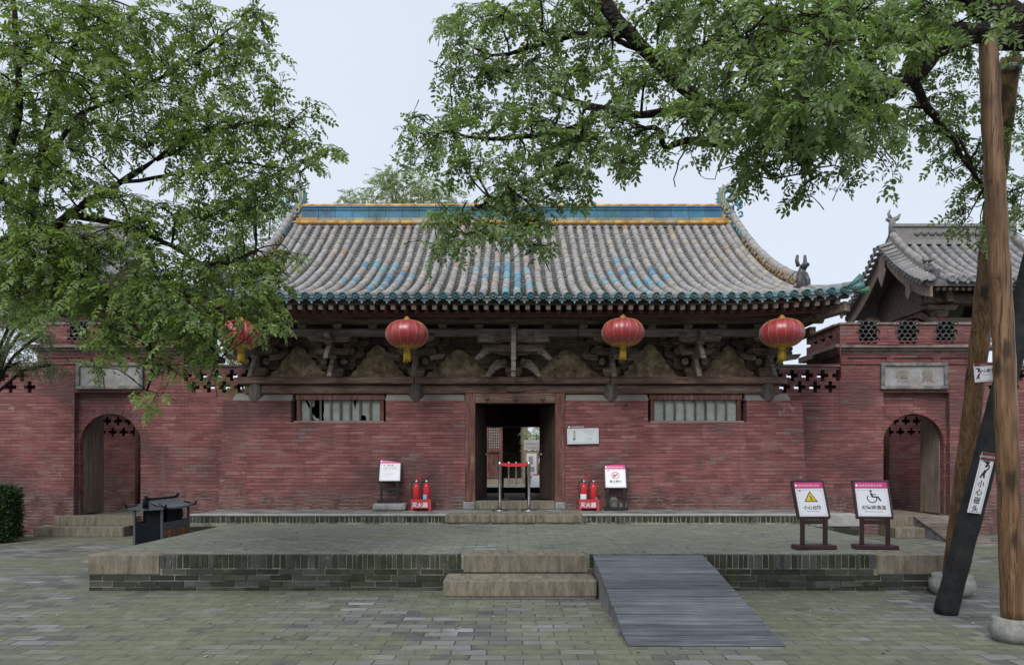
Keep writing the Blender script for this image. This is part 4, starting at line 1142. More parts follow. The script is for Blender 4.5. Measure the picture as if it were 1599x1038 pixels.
# ================================================================= SIDE PAVILIONS (bell and drum towers)
def pavilion(s, label):
    t = thing('bell_pavilion', label, 'pavilion', (s*11.2, 18, 0))
    XL, XRr, YF, YM, YK = 9.4, 13.1, 16.0, 18.0, 20.0
    def mb():
        q = MB(); q.mir = s; return q
    def zr(Y):
        d = abs(Y-YM); u = 2.0-d
        return 5.72 + .42*u + .15*u*u
    ys = [YF+(YK-YF)*k/20 for k in range(21)]
    m = mb()
    for ya, yb in zip(ys[:-1], ys[1:]):
        m.hexa([(XL+.05, ya, zr(ya)-.14), (XRr-.05, ya, zr(ya)-.14), (XRr-.05, yb, zr(yb)-.14), (XL+.05, yb, zr(yb)-.14), (XL+.05, ya, zr(ya)-.03), (XRr-.05, ya, zr(ya)-.03), (XRr-.05, yb, zr(yb)-.03), (XL+.05, yb, zr(yb)-.03)], (.13, .125, .12))
    rf_ = m.build('roof', M_TILE, t)
    m = mb(); k = 0
    GP = [(.24, .235, .24), (.2, .2, .2), (.28, .27, .26), (.25, .25, .265)]
    fr = [YF-.04+(YM-.1-YF+.04)*q/12 for q in range(13)]
    x = XL+.55
    e_ = []
    while x < XRr-.45:
        roll(m, [Vector((x, y, zr(y))) for y in fr], .075, .28, lambda q: rnd.choice(GP)); roll(m, [Vector((x, 2*YM-y, zr(y))) for y in fr], .075, .5, lambda q: rnd.choice(GP)); e_.append(x); x += .25
    for x in e_:
        y = YF-.02
        while y < YM-.2:
            c = rnd.choice([(.13, .13, .125), (.1, .1, .1), (.16, .16, .15)])
            m.poly([(x+.05, y, zr(y)-.0), (x+.2, y, zr(y)-.0), (x+.2, y+.16, zr(y+.16)-.025), (x+.05, y+.16, zr(y+.16)-.025)], col=c); m.poly([(x+.05, y, zr(y)), (x+.05, y, zr(y)-.03), (x+.2, y, zr(y)-.03), (x+.2, y, zr(y))], col=(.04, .04, .04)); y += .14
    m.build('roll_tiles', M_TILE, rf_)
    m = mb()
    for x in e_:
        m.lathe([(.03, -.015), (.05, -.012), (.06, -.035), (.085, -.03), (.088, .06)], (x, YF-.06, zr(YF)+.01), 14, True, (.22, .22, .22), 'y')
        m.prism([(x+.03, zr(YF)), (x+.125, zr(YF)-.11), (x+.22, zr(YF)), (x+.125, zr(YF)-.03)], YF-.05, YF-.03, col=(.24, .24, .24))
    m.build('eave_disc_tiles', M_TILE, rf_)
    # ridge and gable ridges
    m = mb(); m.box(XL+.35, XRr-.35, YM-.12, YM+.12, zr(YM)-.05, zr(YM)+.06, (.26, .25, .24)); m.box(XL+.3, XRr-.3, YM-.08, YM+.08, zr(YM)+.06, zr(YM)+.4, (.21, .2, .19)); m.box(XL+.28, XRr-.28, YM-.12, YM+.12, zr(YM)+.4, zr(YM)+.47, (.24, .235, .22))
    rg = m.build('ridge', M_TILE, rf_)
    m = mb()
    x = XL+.9
    while x < XRr-.9:
        m.ball((x, YM-.09, zr(YM)+.23), .09, .04, .06, 7, 5, (.17, .17, .165)); m.ball((x+.08, YM-.09, zr(YM)+.27), .04, .03, .04, 6, 4, (.2, .2, .19)); x += .19
    m.build('ridge_flowers', M_TILE, rg)
    for xx, sg in ((XL+.32, -1), (XRr-.32, 1)):
        m = mb()
        for side in (1, -1):
            yy = [YM+side*(-(2.0-.55)*q/10) for q in range(11)]
            for ya, yb in zip(yy[:-1], yy[1:]):
                m.hexa([(xx-.08, yb, zr(yb)-.03), (xx+.08, yb, zr(yb)-.03), (xx+.08, ya, zr(ya)-.03), (xx-.08, ya, zr(ya)-.03), (xx-.07, yb, zr(yb)+.24), (xx+.07, yb, zr(yb)+.24), (xx+.07, ya, zr(ya)+.24), (xx-.07, ya, zr(ya)+.24)], (.25, .24, .22))
            roll(m, [Vector((xx, y, zr(y)+.24)) for y in yy[::-1]], .09, .3, lambda q: rnd.choice(GP))
            roll(m, [Vector((xx-sg*.16, y, zr(y)+.04)) for y in yy[::-1]], .08, .3, lambda q: rnd.choice(GP))
            # little cross rows over the bargeboard
            for q in range(15):
                y = YM+side*(-.1-(1.95)*q/15); z = zr(y)
                roll(m, [Vector((xx+sg*.42, y, z-.05)), Vector((xx+sg*.08, y, z+.06))], .068, .3, lambda q: rnd.choice(GP))
                m.lathe([(.03, 0), (.078, -.01*sg), (.08, .03)], (xx+sg*.42, y, z-.045), 10, True, (.2, .2, .2), 'x')
        m.build('gable_ridge', M_TILE, rf_)
        # bargeboards
        for side in (1, -1):
            m = mb(); N = 12
            up = []; dn = []
            for q in range(N+1):
                y = YM+side*(-(2.02)*q/N); z = zr(y)-.12
                up.append((y, z)); dn.append((y, z-.36+ (.1*(q/N)**3)))
            m.prism(up+dn[::-1], xx+sg*.2-.025, xx+sg*.2+.025, 'yz'); m.build('bargeboard', M_DOORW, t)
        m = mb(); m.prism([(YM-.13, zr(YM)-.3), (YM+.13, zr(YM)-.3), (YM+.13, zr(YM)-.62), (YM+.2, zr(YM)-.75), (YM+.08, zr(YM)-.98), (YM, zr(YM)-1.12), (YM-.08, zr(YM)-.98), (YM-.2, zr(YM)-.75), (YM-.13, zr(YM)-.62)], xx+sg*.26, xx+sg*.29, 'yz'); m.build('gable_pendant', M_DOORW, t, .008)
        m = mb(); yq = YM-1.15; zq = zr(yq)-.45; m.prism([(yq-.09, zq+.06), (yq+.09, zq+.06), (yq+.11, zq-.12), (yq, zq-.28), (yq-.11, zq-.12)], xx+sg*.235, xx+sg*.26, 'yz'); m.build('gable_pendant', M_DOORW, t, .006)
        m = mb(); m.prism([(YM-1.5, 5.3), (YM+1.5, 5.3), (YM+1.3, zr(YM-1.3)-.16), (YM, zr(YM)-.16), (YM-1.3, zr(YM-1.3)-.16)], xx-sg*.35-.03, xx-sg*.35+.03, 'yz'); m.build('gable_boards', M_TDARK, t)
        m = mb()
        b0 = zr(YM)+.2
        m.tube([(xx, YM, b0), (xx, YM, b0+.25), (xx+sg*.03, YM-.02, b0+.42)], [.1, .09, .07], 8, True, True, (.2, .2, .2)); m.tube([(xx+sg*.03, YM, b0+.38), (xx-sg*.12, YM, b0+.44), (xx-sg*.2, YM, b0+.55)], [.07, .06, .02], 7, True, True, (.2, .2, .2))
        m.tube([(xx+sg*.02, YM, b0+.38), (xx+sg*.16, YM, b0+.42)], [.07, .04], 7, True, True, (.18, .18, .18)); m.tube([(xx+sg*.04, YM, b0+.42), (xx+sg*.1, YM, b0+.56), (xx+sg*.06, YM, b0+.66)], [.05, .035, .015], 6, True, True, (.22, .22, .22))
        m.build('ridge_beast', M_TILE, rg, 0)
        m = mb(); beast(m, (xx, YM-1.5, zr(YM-1.5)+.02), .42, (.13, .13, .13)); m.build('ridge_beast', M_TILE, rg)
        m = mb(); m.tube([(xx+sg*.16, YF-.02, zr(YF)), (xx+sg*.26, YF-.1, zr(YF)+.02)], .07, 9, True, True, (.24, .24, .24)); m.box(xx+sg*.05-.06, xx+sg*.05+.06, YF+.0, YF+.12, zr(YF)+.06, zr(YF)+.25, (.1, .1, .1)); m.build('corner_tile', M_TILE, rf_)
    # timber frame
    for x in (XL+.75, XRr-.75):
        for y in (YF+.75, YK-.75):
            m = mb(); m.tube([(x, y, 0), (x, y, 5.55)], .14, 12); m.build('column', M_TRED, t)
        m = mb(); m.box(x-.08, x+.08, YF+.3, YK-.3, 5.3, 5.55); m.build('tie_beam', M_TDARK, t, .02)
        m = mb(); arc = [(YM-1.25+2.5*q/14, 4.62+.62*math.sin(math.pi*q/14)**.7) for q in range(15)]
        m.prism([(a, b+.17) for a, b in arc]+[(a, b) for a, b in arc[::-1]], x-.06, x+.06, 'yz'); m.build('curved_brace', M_TRED, t)
    for y in (YF+.55, YF+.75, YK-.75, YK-.55):
        m = mb(); m.box(XL+.3, XRr-.3, y-.07, y+.07, 5.3, 5.52); m.build('eave_beam', M_TDARK, t, .02)
    m = mb()
    for k in range(22):
        x = XL+.3+k*.145; m.bar((x, YF+.04, 5.52), (x, YF+.8, 5.84), .07, .07)
    m.build('rafters', M_TDARK, t)
    m = mb()
    for x in (XL+.75, XL+1.9, XRr-.75):
        dou(m, x, YF+.72, 5.0, .28, .16); gong(m, x, YF+.62, 5.16, .7); gong(m, x, YF+.5, 5.3, .5)
    m.box(XL+.5, XRr-.5, YF+.66, YF+.84, 4.78, 5.0)
    m.build('bracket_beam', M_TDARK, t, .01)
    return t
pavilion(1, 'grey tiled pavilion with carved bargeboards behind the right gate')
pavilion(-1, 'dark pavilion roof hidden behind foliage above the left gate')

# ================================================================= WHAT SHOWS THROUGH THE REAR DOORWAY
rc = MB(); rc.poly([(-14, 22.82, .6), (14, 22.82, .6), (14, 34, .6), (-14, 34, .6)])
structure(rc.build('rear_court', M_PAVE_TOP))
t = thing('rear_hall', 'dark timber hall front far behind the rear doorway', 'hall', (-2, 31, .6))
m = MB(); m.cells([-9, -1.16, .47, .7], [.6, .85, 3.7, 6.5], lambda i, j: not (i == 1 and j == 1), 31, 31.3); m.build('front_wall', M_DOORW, t)
m = MB(); m.box(-1.155, -.42, 31.02, 31.06, .855, 3.695); ld = m.build('lattice_door', M_TRED, t)
m = MB()
for x0, x1, z0, z1 in ((-1.15, -1.02, .86, 3.69), (-.55, -.42, .86, 3.69), (-1.02, -.55, 2.0, 2.16), (-1.02, -.55, .86, 1.1), (-1.02, -.55, 3.1, 3.69)): m.box(x0, x1, 30.96, 31.02, z0, z1)
m.build('door_rail', M_TRED, ld, .006)
m = MB()
for k in range(5): m.box(-.99+k*.1, -.97+k*.1, 30.98, 31.018, 2.16, 3.1)
for k in range(8): m.box(-1.02, -.55, 30.985, 31.016, 2.2+k*.115, 2.225+k*.115)
m.build('lattice', simple('pale_lattice', (.3, .28, .25), .8, .3, 8), ld)
m = MB(); m.box(-9, .7, 33.6, 33.9, .6, 6.5); m.box(-9, -8.7, 31.3, 33.6, .6, 6.5); m.box(.4, .7, 31.3, 33.6, .6, 6.5); m.box(-9.2, .9, 30.6, 34, 6.5, 6.7); m.build('back_wall', M_TDARK, t)
t = thing('notice_stand', 'wooden framed notice board seen through the doorway right of the barrier', 'notice board', (.76, 27.0, .6))
m = MB(); m.box(.5, 1.0, 27.0, 27.1, .95, 2.0); m.box(.54, .62, 27.01, 27.09, .6, .95); m.box(.88, .96, 27.01, 27.09, .6, .95); m.build('board', simple('orange_frame_wood', (.36, .24, .16), .6, .3, 6), t, .008)
m = MB(); m.box(.56, .94, 26.98, 26.997, 1.05, 1.9); m.build('poster', M_WHITE, t)
m = MB(); m.box(.64, .8, 26.97, 26.977, 1.5, 1.8); m.box(.64, .86, 26.97, 26.977, 1.2, 1.4); m.build('poster_photo', M_INKG, t)
m = MB(); m.box(.46, 1.12, 26.96, 27.05, 2.03, 2.42); m.build('header_board', simple('weathered_white_board', (.42, .42, .4), .6, .12, 5, 0), t)
m = MB()
for k in range(6): m.text('寺', .09, .56+k*.085, 2.24, 26.953); m.text('光', .09, .56+k*.085, 2.1, 26.953)
m.build('lettering', M_INKG, t)
t = thing('sign_stand', 'white slanted sign board low behind the notice board in the doorway', 'sign', (.9, 26, .6))
m = MB(); m.hexa([(.66, 25.9, .62), (1.2, 25.9, .62), (1.2, 25.95, .62), (.66, 25.95, .62), (.76, 26.2, 1.12), (1.2, 26.2, 1.12), (1.2, 26.25, 1.12), (.76, 26.25, 1.12)]); m.build('board', M_WHITE, t)
m = MB(); m.hexa([(.755, 26.17, 1.08), (1.2, 26.17, 1.08), (1.2, 26.19, 1.08), (.755, 26.19, 1.08), (.765, 26.19, 1.125), (1.2, 26.19, 1.125), (1.2, 26.21, 1.125), (.765, 26.21, 1.125)]); m.build('header', M_PINK, t)
# ================================================================= LANTERNS
def lantern(label, c, rad, hgt, grp, rest=True):
    t = thing('red_lantern', label, 'lantern', c, grp)
    x, y, z = c                                      # centre
    n = 112
    pr = [(rad*math.sin(math.pi*(.06+.88*k/16))**.82, -math.cos(math.pi*(.06+.88*k/16))*hgt/2) for k in range(17)]
    m = MB(); m.lathe(pr, (x, y, z), n, True, wob=lambda j, k: 1-.022*abs(math.cos(math.pi*j*16/n))**6)
    m.build('shade', M_LANT, t)
    m = MB()
    for q in range(16):
        a = 2*math.pi*(q+.5)/16+math.pi/112*0
        m.tube([(x+(r+.004)*math.cos(a)*.985, y+(r+.004)*math.sin(a)*.985, z+h) for r, h in pr], .0045, 4)
    m.build('rib_cord', M_GOLD, t)
    m = MB(); lo = [(pr[k][0]*1.006, pr[k][1]) for k in (0, 1, 2, 3)]
    ringn = 48
    rows = []
    for k, (r, h) in enumerate(lo):
        rows.append([])
        for j in range(ringn):
            a = 2*math.pi*j/ringn
            hh = h+(.035*abs(math.sin(a*6)) if k == 3 else 0); f = 1.01+(.02*abs(math.sin(a*6)) if k == 3 else 0)
            rows[-1].append(m.av((x+r*f*math.cos(a), y+r*f*math.sin(a), z+hh-.004)))
    for k in range(3):
        for j in range(ringn):
            if k < 2 or j % 2: m.face([rows[k][j], rows[k][(j+1) % ringn], rows[k+1][(j+1) % ringn], rows[k+1][j]], True)
    m.build('gold_trim', M_GOLD, t)
    m = MB(); m.lathe([(pr[-1][0]*1.03, hgt/2-.012), (pr[-1][0]*.8, hgt/2+.012), (.05, hgt/2+.015), (.05, hgt/2+.05), (.035, hgt/2+.055), (.02, hgt/2+.075)], (x, y, z), 20)
    m.lathe([(pr[0][0]*1.02, -hgt/2+.012), (.06, -hgt/2-.012), (.055, -hgt/2-.05)], (x, y, z), 20)
    m.build('brass_cap', M_GOLD, t)
    m = MB()
    for j in range(26):
        a = 2*math.pi*j/26; r = .05*rnd.uniform(.6, 1.1); z0 = z-hgt/2-.045; L_ = .2*rnd.uniform(.9, 1.1)
        m.tube([(x+r*math.cos(a), y+r*math.sin(a), z0), (x+r*1.25*math.cos(a)+rnd.uniform(-.006, .006), y+r*1.25*math.sin(a), z0-L_)], [.011, .013], 5)
    m.build('tassel', M_TAS, t)
    m = MB(); m.tube([(x, y, z+hgt/2+.07), (x, y, 4.42)], .005, 5); m.build('hanging_wire', M_BLK, t)
    return t
G_L = 'red lanterns under the eaves'
yl = 13.28
def LP(px, py): q = P(px, py, yl); return (q.x, q.y, q.z)
lantern('red lantern half hidden by leaves at the left end of the eaves', LP(377, 523), .4, .54, G_L)
lantern('red lantern hanging between the left window and the doorway', LP(636, 522), .405, .535, G_L)
lantern('red lantern hanging just right of the doorway', LP(973, 519), .4, .53, G_L)
lantern('red lantern at the right end of the eaves beside the open sky', LP(1221.5, 520), .41, .54, G_L)
q = P(1546, 488, 16.6)
lantern('small red lantern under the grey pavilion between the wooden props', (q.x, q.y, q.z), .3, .42, G_L)

# ================================================================= SIGNS ON STANDS
def board_mat(base, yaw, tilt, zb):
    return Matrix.Translation(base) @ Matrix.Rotation(yaw, 4, 'Z') @ Matrix.Translation((0, 0, zb)) @ Matrix.Rotation(-tilt, 4, 'X')
def easel(label, base, yaw, tilt, W, H, zb, frame, content, grp, basew=.54, black=False):
    t = thing('sign_stand', label, 'sign', base, grp)
    B0 = Matrix.Translation(base) @ Matrix.Rotation(yaw, 4, 'Z')
    BM = board_mat(base, yaw, tilt, zb)
    def mk(fn, name, mat, par=t, M=BM, bev=0):
        m = MB(); m.M = M; fn(m); return m.build(name, mat, par, bev)
    mk(lambda m: m.box(-basew/2, basew/2, -.09, .09, 0, .055), 'base', frame, t, B0, .006)
    for s in (-1, 1):
        mk(lambda m: m.box(s*W*.35-.025, s*W*.35+.025, -.02, .025, .055, zb+.02), 'leg', frame, t, B0, .004)
    mk(lambda m: m.box(-W*.35+.026, W*.35-.026, -.015, .02, zb-.07 if not black else zb*.62, zb-.02 if not black else zb*.62+.04), 'rail', frame, t, B0, .004)
    f = .026
    bd = mk(lambda m: (m.box(-W/2, W/2, -.012, .03, 0, H)), 'board', frame, t, BM, .003)
    mk(lambda m: [m.box(*q) for q in ((-W/2, W/2, -.024, -.0125, 0, f), (-W/2, W/2, -.024, -.0125, H-f, H), (-W/2, -W/2+f, -.024, -.0125, f, H-f), (W/2-f, W/2, -.024, -.0125, f, H-f))], 'board_frame', frame, bd, BM, .002)
    mk(lambda m: m.box(-W/2+f, W/2-f, -.0155, -.0125, f, H-f), 'panel', M_WHITE, bd)
    hh = .085*H/.5*1.0
    mk(lambda m: m.box(-W/2+f, W/2-f, -.0185, -.0158, H-f-hh, H-f), 'header', M_PINK, bd)
    mk(lambda m: (m.text('双林寺彩塑艺术馆', hh*.4, -W*.33, H-f-hh*.72, -.0205, 'LEFT'), m.lathe([(.0, -.001), (hh*.2, -.001), (hh*.2, 0)], (-W*.39, -.0195, H-f-hh*.55), 12, False, axis='y')), 'header_lettering', M_WHITE, bd)
    def borders(m):
        x0, x1, z0, z1 = -W/2+f+.022, W/2-f-.022, f+.02, H-f-hh-.02
        wd = .0025
        for q in ((x0, x1, z0, z0+wd), (x0, x1, z1-wd, z1), (x0, x0+wd, z0, z1), (x1-wd, x1, z0, z1)): m.box(q[0], q[1], -.0175, -.0157, q[2], q[3])
        for xx in (x0+.012, x1-.012):
            for zz in (z0+.012, z1-.012): m.box(xx-.008, xx+.008, -.0175, -.0157, zz-.006, zz+.006)
    mk(borders, 'border_print', M_INKP, bd)
    content(lambda fn, name, mat: mk(fn, name, mat, bd), W, H, f)
    return t
def ring(m, cx, cz, r0, r1, a0=0, a1=2*math.pi, y0=-.018, y1=-.0157, n=28):
    full = abs(a1-a0-2*math.pi) < 1e-6
    for k in range(n):
        a, b = a0+(a1-a0)*k/n, a0+(a1-a0)*(k+1)/n
        m.prism([(cx+r0*math.cos(a), cz+r0*math.sin(a)), (cx+r1*math.cos(a), cz+r1*math.sin(a)), (cx+r1*math.cos(b), cz+r1*math.sin(b)), (cx+r0*math.cos(b), cz+r0*math.sin(b))], y0, y1)
def disc(m, cx, cz, r, y0=-.018, y1=-.0157, n=16):
    m.prism([(cx+r*math.cos(2*math.pi*k/n), cz+r*math.sin(2*math.pi*k/n)) for k in range(n)], y0, y1)
def stroke(m, a, b, wd, y0=-.018, y1=-.0157):
    a = Vector(a); b = Vector(b); d = (b-a).normalized(); n = Vector((-d.y, d.x))*wd/2
    m.prism([tuple(a-n), tuple(b-n), tuple(b+n), tuple(a+n)], y0, y1)

def c_step(mk, W, H, f):
    cz = H*.55
    mk(lambda m: m.prism([(-.092, cz-.065), (.092, cz-.065), (0, cz+.085)], -.0172, -.0157), 'triangle_edge', M_INK)
    mk(lambda m: m.prism([(-.071, cz-.054), (.071, cz-.054), (0, cz+.062)], -.0195, -.0176), 'triangle', M_YEL)
    def fig(m):
        disc(m, -.006, cz+.018, .008, -.0215, -.0198)
        stroke(m, (-.004, cz+.008), (.012, cz-.018), .012, -.0215, -.0198); stroke(m, (.012, cz-.018), (.026, cz-.038), .008, -.0215, -.0198); stroke(m, (.006, cz-.016), (-.016, cz-.03), .007, -.0215, -.0198)
        stroke(m, (-.03, cz-.03), (-.002, cz-.03), .004, -.0215, -.0198); stroke(m, (-.002, cz-.03), (.0, cz-.042), .004, -.0215, -.0198); stroke(m, (.0, cz-.042), (.04, cz-.042), .004, -.0215, -.0198); stroke(m, (-.002, cz+.004), (.018, cz+.004), .005, -.0215, -.0198)
    mk(fig, 'step_figure', M_INK)
    mk(lambda m: (m.text('小心台阶', .062, .0, H*.235, -.0165, bold=.0012, sx=1.0), m.text('Mind the Step', .026, 0, H*.165, -.0165, sx=1.15)), 'lettering', M_INK)
    mk(lambda m: m.box(-W*.33, -W*.27, -.018, -.0157, H*.7, H*.735), 'seal_mark', M_SIGNRED)
def c_wheel(mk, W, H, f):
    cz = H*.54
    def fig(m):
        disc(m, -.012, cz+.09, .016)
        stroke(m, (-.012, cz+.064), (.004, cz+.006), .026); stroke(m, (.0, cz+.008), (.07, cz+.008), .018); stroke(m, (.068, cz+.012), (.1, cz-.05), .02); stroke(m, (-.004, cz+.042), (.055, cz+.042), .009)
        ring(m, -.005, cz-.012, .052, .064, R(140), R(375))
    mk(fig, 'wheelchair_symbol', M_INK)
    mk(lambda m: (m.text('无障碍通道', .062, 0, H*.235, -.0165, bold=.001), m.text('Barrier-free access', .027, 0, H*.155, -.0165, sx=1.1)), 'lettering', M_INK)
def c_smoke(mk, W, H, f):
    cz = H*.53
    mk(lambda m: (ring(m, 0, cz, .066, .08), stroke(m, (-.05, cz-.05), (.05, cz+.05), .014, -.0205, -.0187)), 'prohibition_ring', M_SIGNRED)
    mk(lambda m: (m.prism([(-.045, cz+.0), (-.03, cz+.035), (-.018, cz+.01), (-.01, cz+.015), (-.012, cz-.02), (-.03, cz-.025)], -.018, -.0157), stroke(m, (-.03, cz-.04), (.04, cz+.012), .01)), 'match_symbol', M_INK)
    mk(lambda m: (m.text('禁止烟火', .062, 0, H*.245, -.0165, bold=.0012), m.text('No smoking or fire', .022, 0, H*.18, -.0165)), 'lettering', M_INK)
    mk(lambda m: m.box(-W*.33, -W*.27, -.018, -.0157, H*.7, H*.735), 'seal_mark', M_SIGNRED)
def c_info(mk, W, H, f):
    mk(lambda m: m.text('天 王 殿', .036, 0, H*.68, -.0165, bold=.001), 'title', M_INK)
    def lines(m):
        z = H*.62
        for k, (n_, x0) in enumerate(((17, -.12), (19, -.14), (19, -.14), (6, -.14))):
            m.text(('天王殿面阔三间进深六椽悬山顶建筑内塑四大天王像')[:n_], .0155, x0, z-k*.026, -.0165, 'LEFT')
        for k in range(5): m.text('Hall of the Heavenly Kings, three bays wide'[:42 if k < 4 else 20], .0125, -.14, H*.36-k*.02, -.0165, 'LEFT')
    mk(lines, 'lettering', M_INKG)
    mk(lambda m: disc(m, -W*.26, H*.7, .014), 'seal_mark', M_SIGNRED)
G_S = 'pink and white sign stands'
M_FBLK = simple('black_frame', (.014, .013, .015), .4, .3, 8, .05)
easel('tilted white sign with yellow warning triangle beside the platform edge', (3.99, 9.31, PH+.004), R(3), R(22), .44, .535, .4, M_FRAME, c_step, G_S)
easel('tilted white sign with a black wheelchair symbol on the platform', (4.8, 9.32, PH+.004), R(-9), R(22), .46, .535, .4, M_FRAME, c_wheel, G_S)
t = thing('stone_block', 'grey rounded stone block under the information sign left of the doorway', 'stone', (-2.43, 14.05, TH))
m = MB(); m.box(-2.43-.33, -2.43+.33, 13.9, 14.25, TH, TH+.15); m.build('block', M_STONE, t, .05, 3)
easel('tilted black framed information sign standing on the grey stone block', (-2.45, 14.08, TH+.15), R(6), R(38), .46, .6, .41, M_FBLK, c_info, G_S, .48, True)
easel('tilted black framed no smoking sign right of the doorway', (2.08, 14.1, TH+.008), R(-4), R(32), .46, .58, .42, M_FBLK, c_smoke, G_S, .46, True)
t = thing('stone_block', 'small carved stone block behind the no smoking sign', 'stone', (2.1, 14.28, TH))
m = MB(); m.tube([(2.06, 14.3, TH), (2.06, 14.3, TH+.22), (2.06, 14.3, TH+.26)], [.1, .09, .05], 12); m.box(2.17, 2.32, 14.25, 14.34, TH, TH+.13); m.build('block', M_STONE, t, .01)

# number plate on the wall
t = thing('wall_plaque', 'white plate numbered 13 fixed to the red wall right of the doorway', 'plaque', (1.46, YW-.03, 2.15))
x0, x1, z0, z1 = 1.125, 1.765, 1.955, 2.27
m = MB(); m.M = Matrix.Translation((1.445, 0, 2.1)) @ Matrix.Rotation(R(-1), 4, 'Y') @ Matrix.Translation((-1.445, 0, -2.1)); KM = m.M
m.box(x0, x1, YW-.06, YW-.035, z0, z1+.085)
m.build('plate', simple('acrylic_maroon', (.13, .035, .045), .3, .2, 4, 0), t, .003)
def kp(fn, name, mat):
    m = MB(); m.M = KM; fn(m); m.build(name, mat, t)
kp(lambda m: m.box(x0, x1, YW-.065, YW-.0605, z0, z1), 'panel', simple('pale_plate', (.55, .6, .61), .4, .05, 2, 0))
def kb(m):
    for q in ((x0+.03, x1-.03, z0+.03, z0+.035), (x0+.03, x1-.03, z1-.035, z1-.03), (x0+.03, x0+.035, z0+.03, z1-.03), (x1-.035, x1-.03, z0+.03, z1-.03)): m.box(q[0], q[1], YW-.0675, YW-.0655, q[2], q[3])
    m.text('世界文化遗产平遥', .028, 1.58, 2.19, YW-.067); m.text('古建 彩塑', .028, 1.58, 2.145, YW-.067)
    m.text('13', .095, 1.56, 2.015, YW-.067)
kp(kb, 'lettering', M_INKG)
kp(lambda m: [m.text(c, .062, 1.27, 2.165-.068*k, YW-.067, bold=.001) for k, c in enumerate('天王殿')], 'hall_name', M_MARO)
kp(lambda m: (m.text('双林寺彩塑艺术馆', .034, x0+.07, z1+.02, YW-.0625, 'LEFT'), m.lathe([(.0, -.001), (.018, -.001), (.018, 0)], (x0+.04, YW-.0615, z1+.033), 12, False, axis='y')), 'header_lettering', M_WHITE)

# ================================================================= FIRE EXTINGUISHERS
def ext_box(label, cx):
    t = thing('extinguisher_box', label, 'stand', (cx, 14.02, TH+.008), 'fire extinguisher boxes')
    z = TH+.008; w_ = .2; y0, y1 = 13.91, 14.13
    m = MB(); m.cells([cx-w_, cx-w_+.05, cx+w_-.05, cx+w_], [z, z+.045, z+.225], lambda i, j: not (i == 1 and j == 0), y0, y0+.006)
    m.box(cx-w_, cx-w_+.006, y0+.007, y1, z, z+.225); m.box(cx+w_-.006, cx+w_, y0+.007, y1, z, z+.225); m.box(cx-w_+.007, cx+w_-.007, y1-.006, y1, z, z+.225); m.box(cx-w_+.007, cx+w_-.007, y0+.007, y1-.007, z+.045, z+.052)
    m.build('box', M_REDBOX, t)
    m = MB(); m.text('灭火器', .105, cx-.02, z+.075, y0-.003, bold=.002); m.build('lettering', M_WHITE, t)
def extinguisher(label, cx, lab, hdl, yaw):
    t = thing('fire_extinguisher', label, 'extinguisher', (cx, 14.02, TH+.062), 'fire extinguishers by the doorway')
    c = (cx, 14.02, TH+.062); r = .073
    m = MB(); m.lathe([(.06, 0), (r, .02), (r, .38), (r*.93, .42), (r*.7, .455), (r*.4, .475), (.022, .48), (.022, .5)], c, 24); m.build('cylinder', M_RED, t)
    m = MB(); m.lathe([(.024, .5), (.03, .505), (.03, .535), (.018, .54), (.018, .56)], c, 12); m.build('valve', M_STEEL, t)
    m = MB(); M_ = Matrix.Translation(c) @ Matrix.Rotation(yaw, 4, 'Z'); m.M = M_
    m.bar((-.01, 0, .555), (.12, 0, .6), .022, .012); m.bar((-.01, 0, .575), (.13, 0, .665), .022, .012); m.build('handle', hdl, t, .003)
    m = MB(); m.M = M_; m.tube(smooth_path([(-.02, 0, .53), (-.07, 0, .53), (-.1, 0, .44), (-.095, 0, .25), (-.088, .0, .08)], .03), .011, 7); m.build('hose', M_BLK, t)
    if lab is not None:
        m = MB(); a0, a1 = lab[0], lab[1]; N = 10
        for k in range(N):
            a, b = a0+(a1-a0)*k/N, a0+(a1-a0)*(k+1)/N; rr_ = r+.0015
            m.poly([(c[0]+rr_*math.cos(a), c[1]+rr_*math.sin(a), c[2]+lab[2]), (c[0]+rr_*math.cos(b), c[1]+rr_*math.sin(b), c[2]+lab[2]), (c[0]+rr_*math.cos(b), c[1]+rr_*math.sin(b), c[2]+lab[3]), (c[0]+rr_*math.cos(a), c[1]+rr_*math.sin(a), c[2]+lab[3])], True)
        lb = m.build('label', lab[4], t)
        m = MB()
        for k in range(3):
            a = a0+(a1-a0)*(.25+.25*k); m.box(c[0]+(r+.004)*math.cos(a)-.006, c[0]+(r+.004)*math.cos(a)+.006, c[1]+(r+.004)*math.sin(a)-.002, c[1]+(r+.004)*math.sin(a), c[2]+(lab[2]+lab[3])/2, c[2]+(lab[2]+lab[3])/2+.035)
        m.build('label_print', simple('label_ink', (.06, .1, .3), .5, .1, 5, 0), lb)
ext_box('red fire extinguisher box with white characters left of the doorway', -1.8)
ext_box('red fire extinguisher box with white characters right of the doorway', 1.525)
extinguisher('plain red fire extinguisher without label left of the doorway', -1.9, None, M_RED, R(12))
extinguisher('red fire extinguisher with a pale blue label', -1.7, (R(185), R(275), .0, .26, M_LBLUE), M_BLK, R(-8))
extinguisher('red fire extinguisher with a large white label', 1.43, (R(190), R(305), .0, .27, M_WHITE), M_RED, R(10))
extinguisher('red fire extinguisher next to the no smoking sign with a small side tag', 1.62, (R(300), R(340), .1, .2, M_WHITE), M_BLK, R(15))

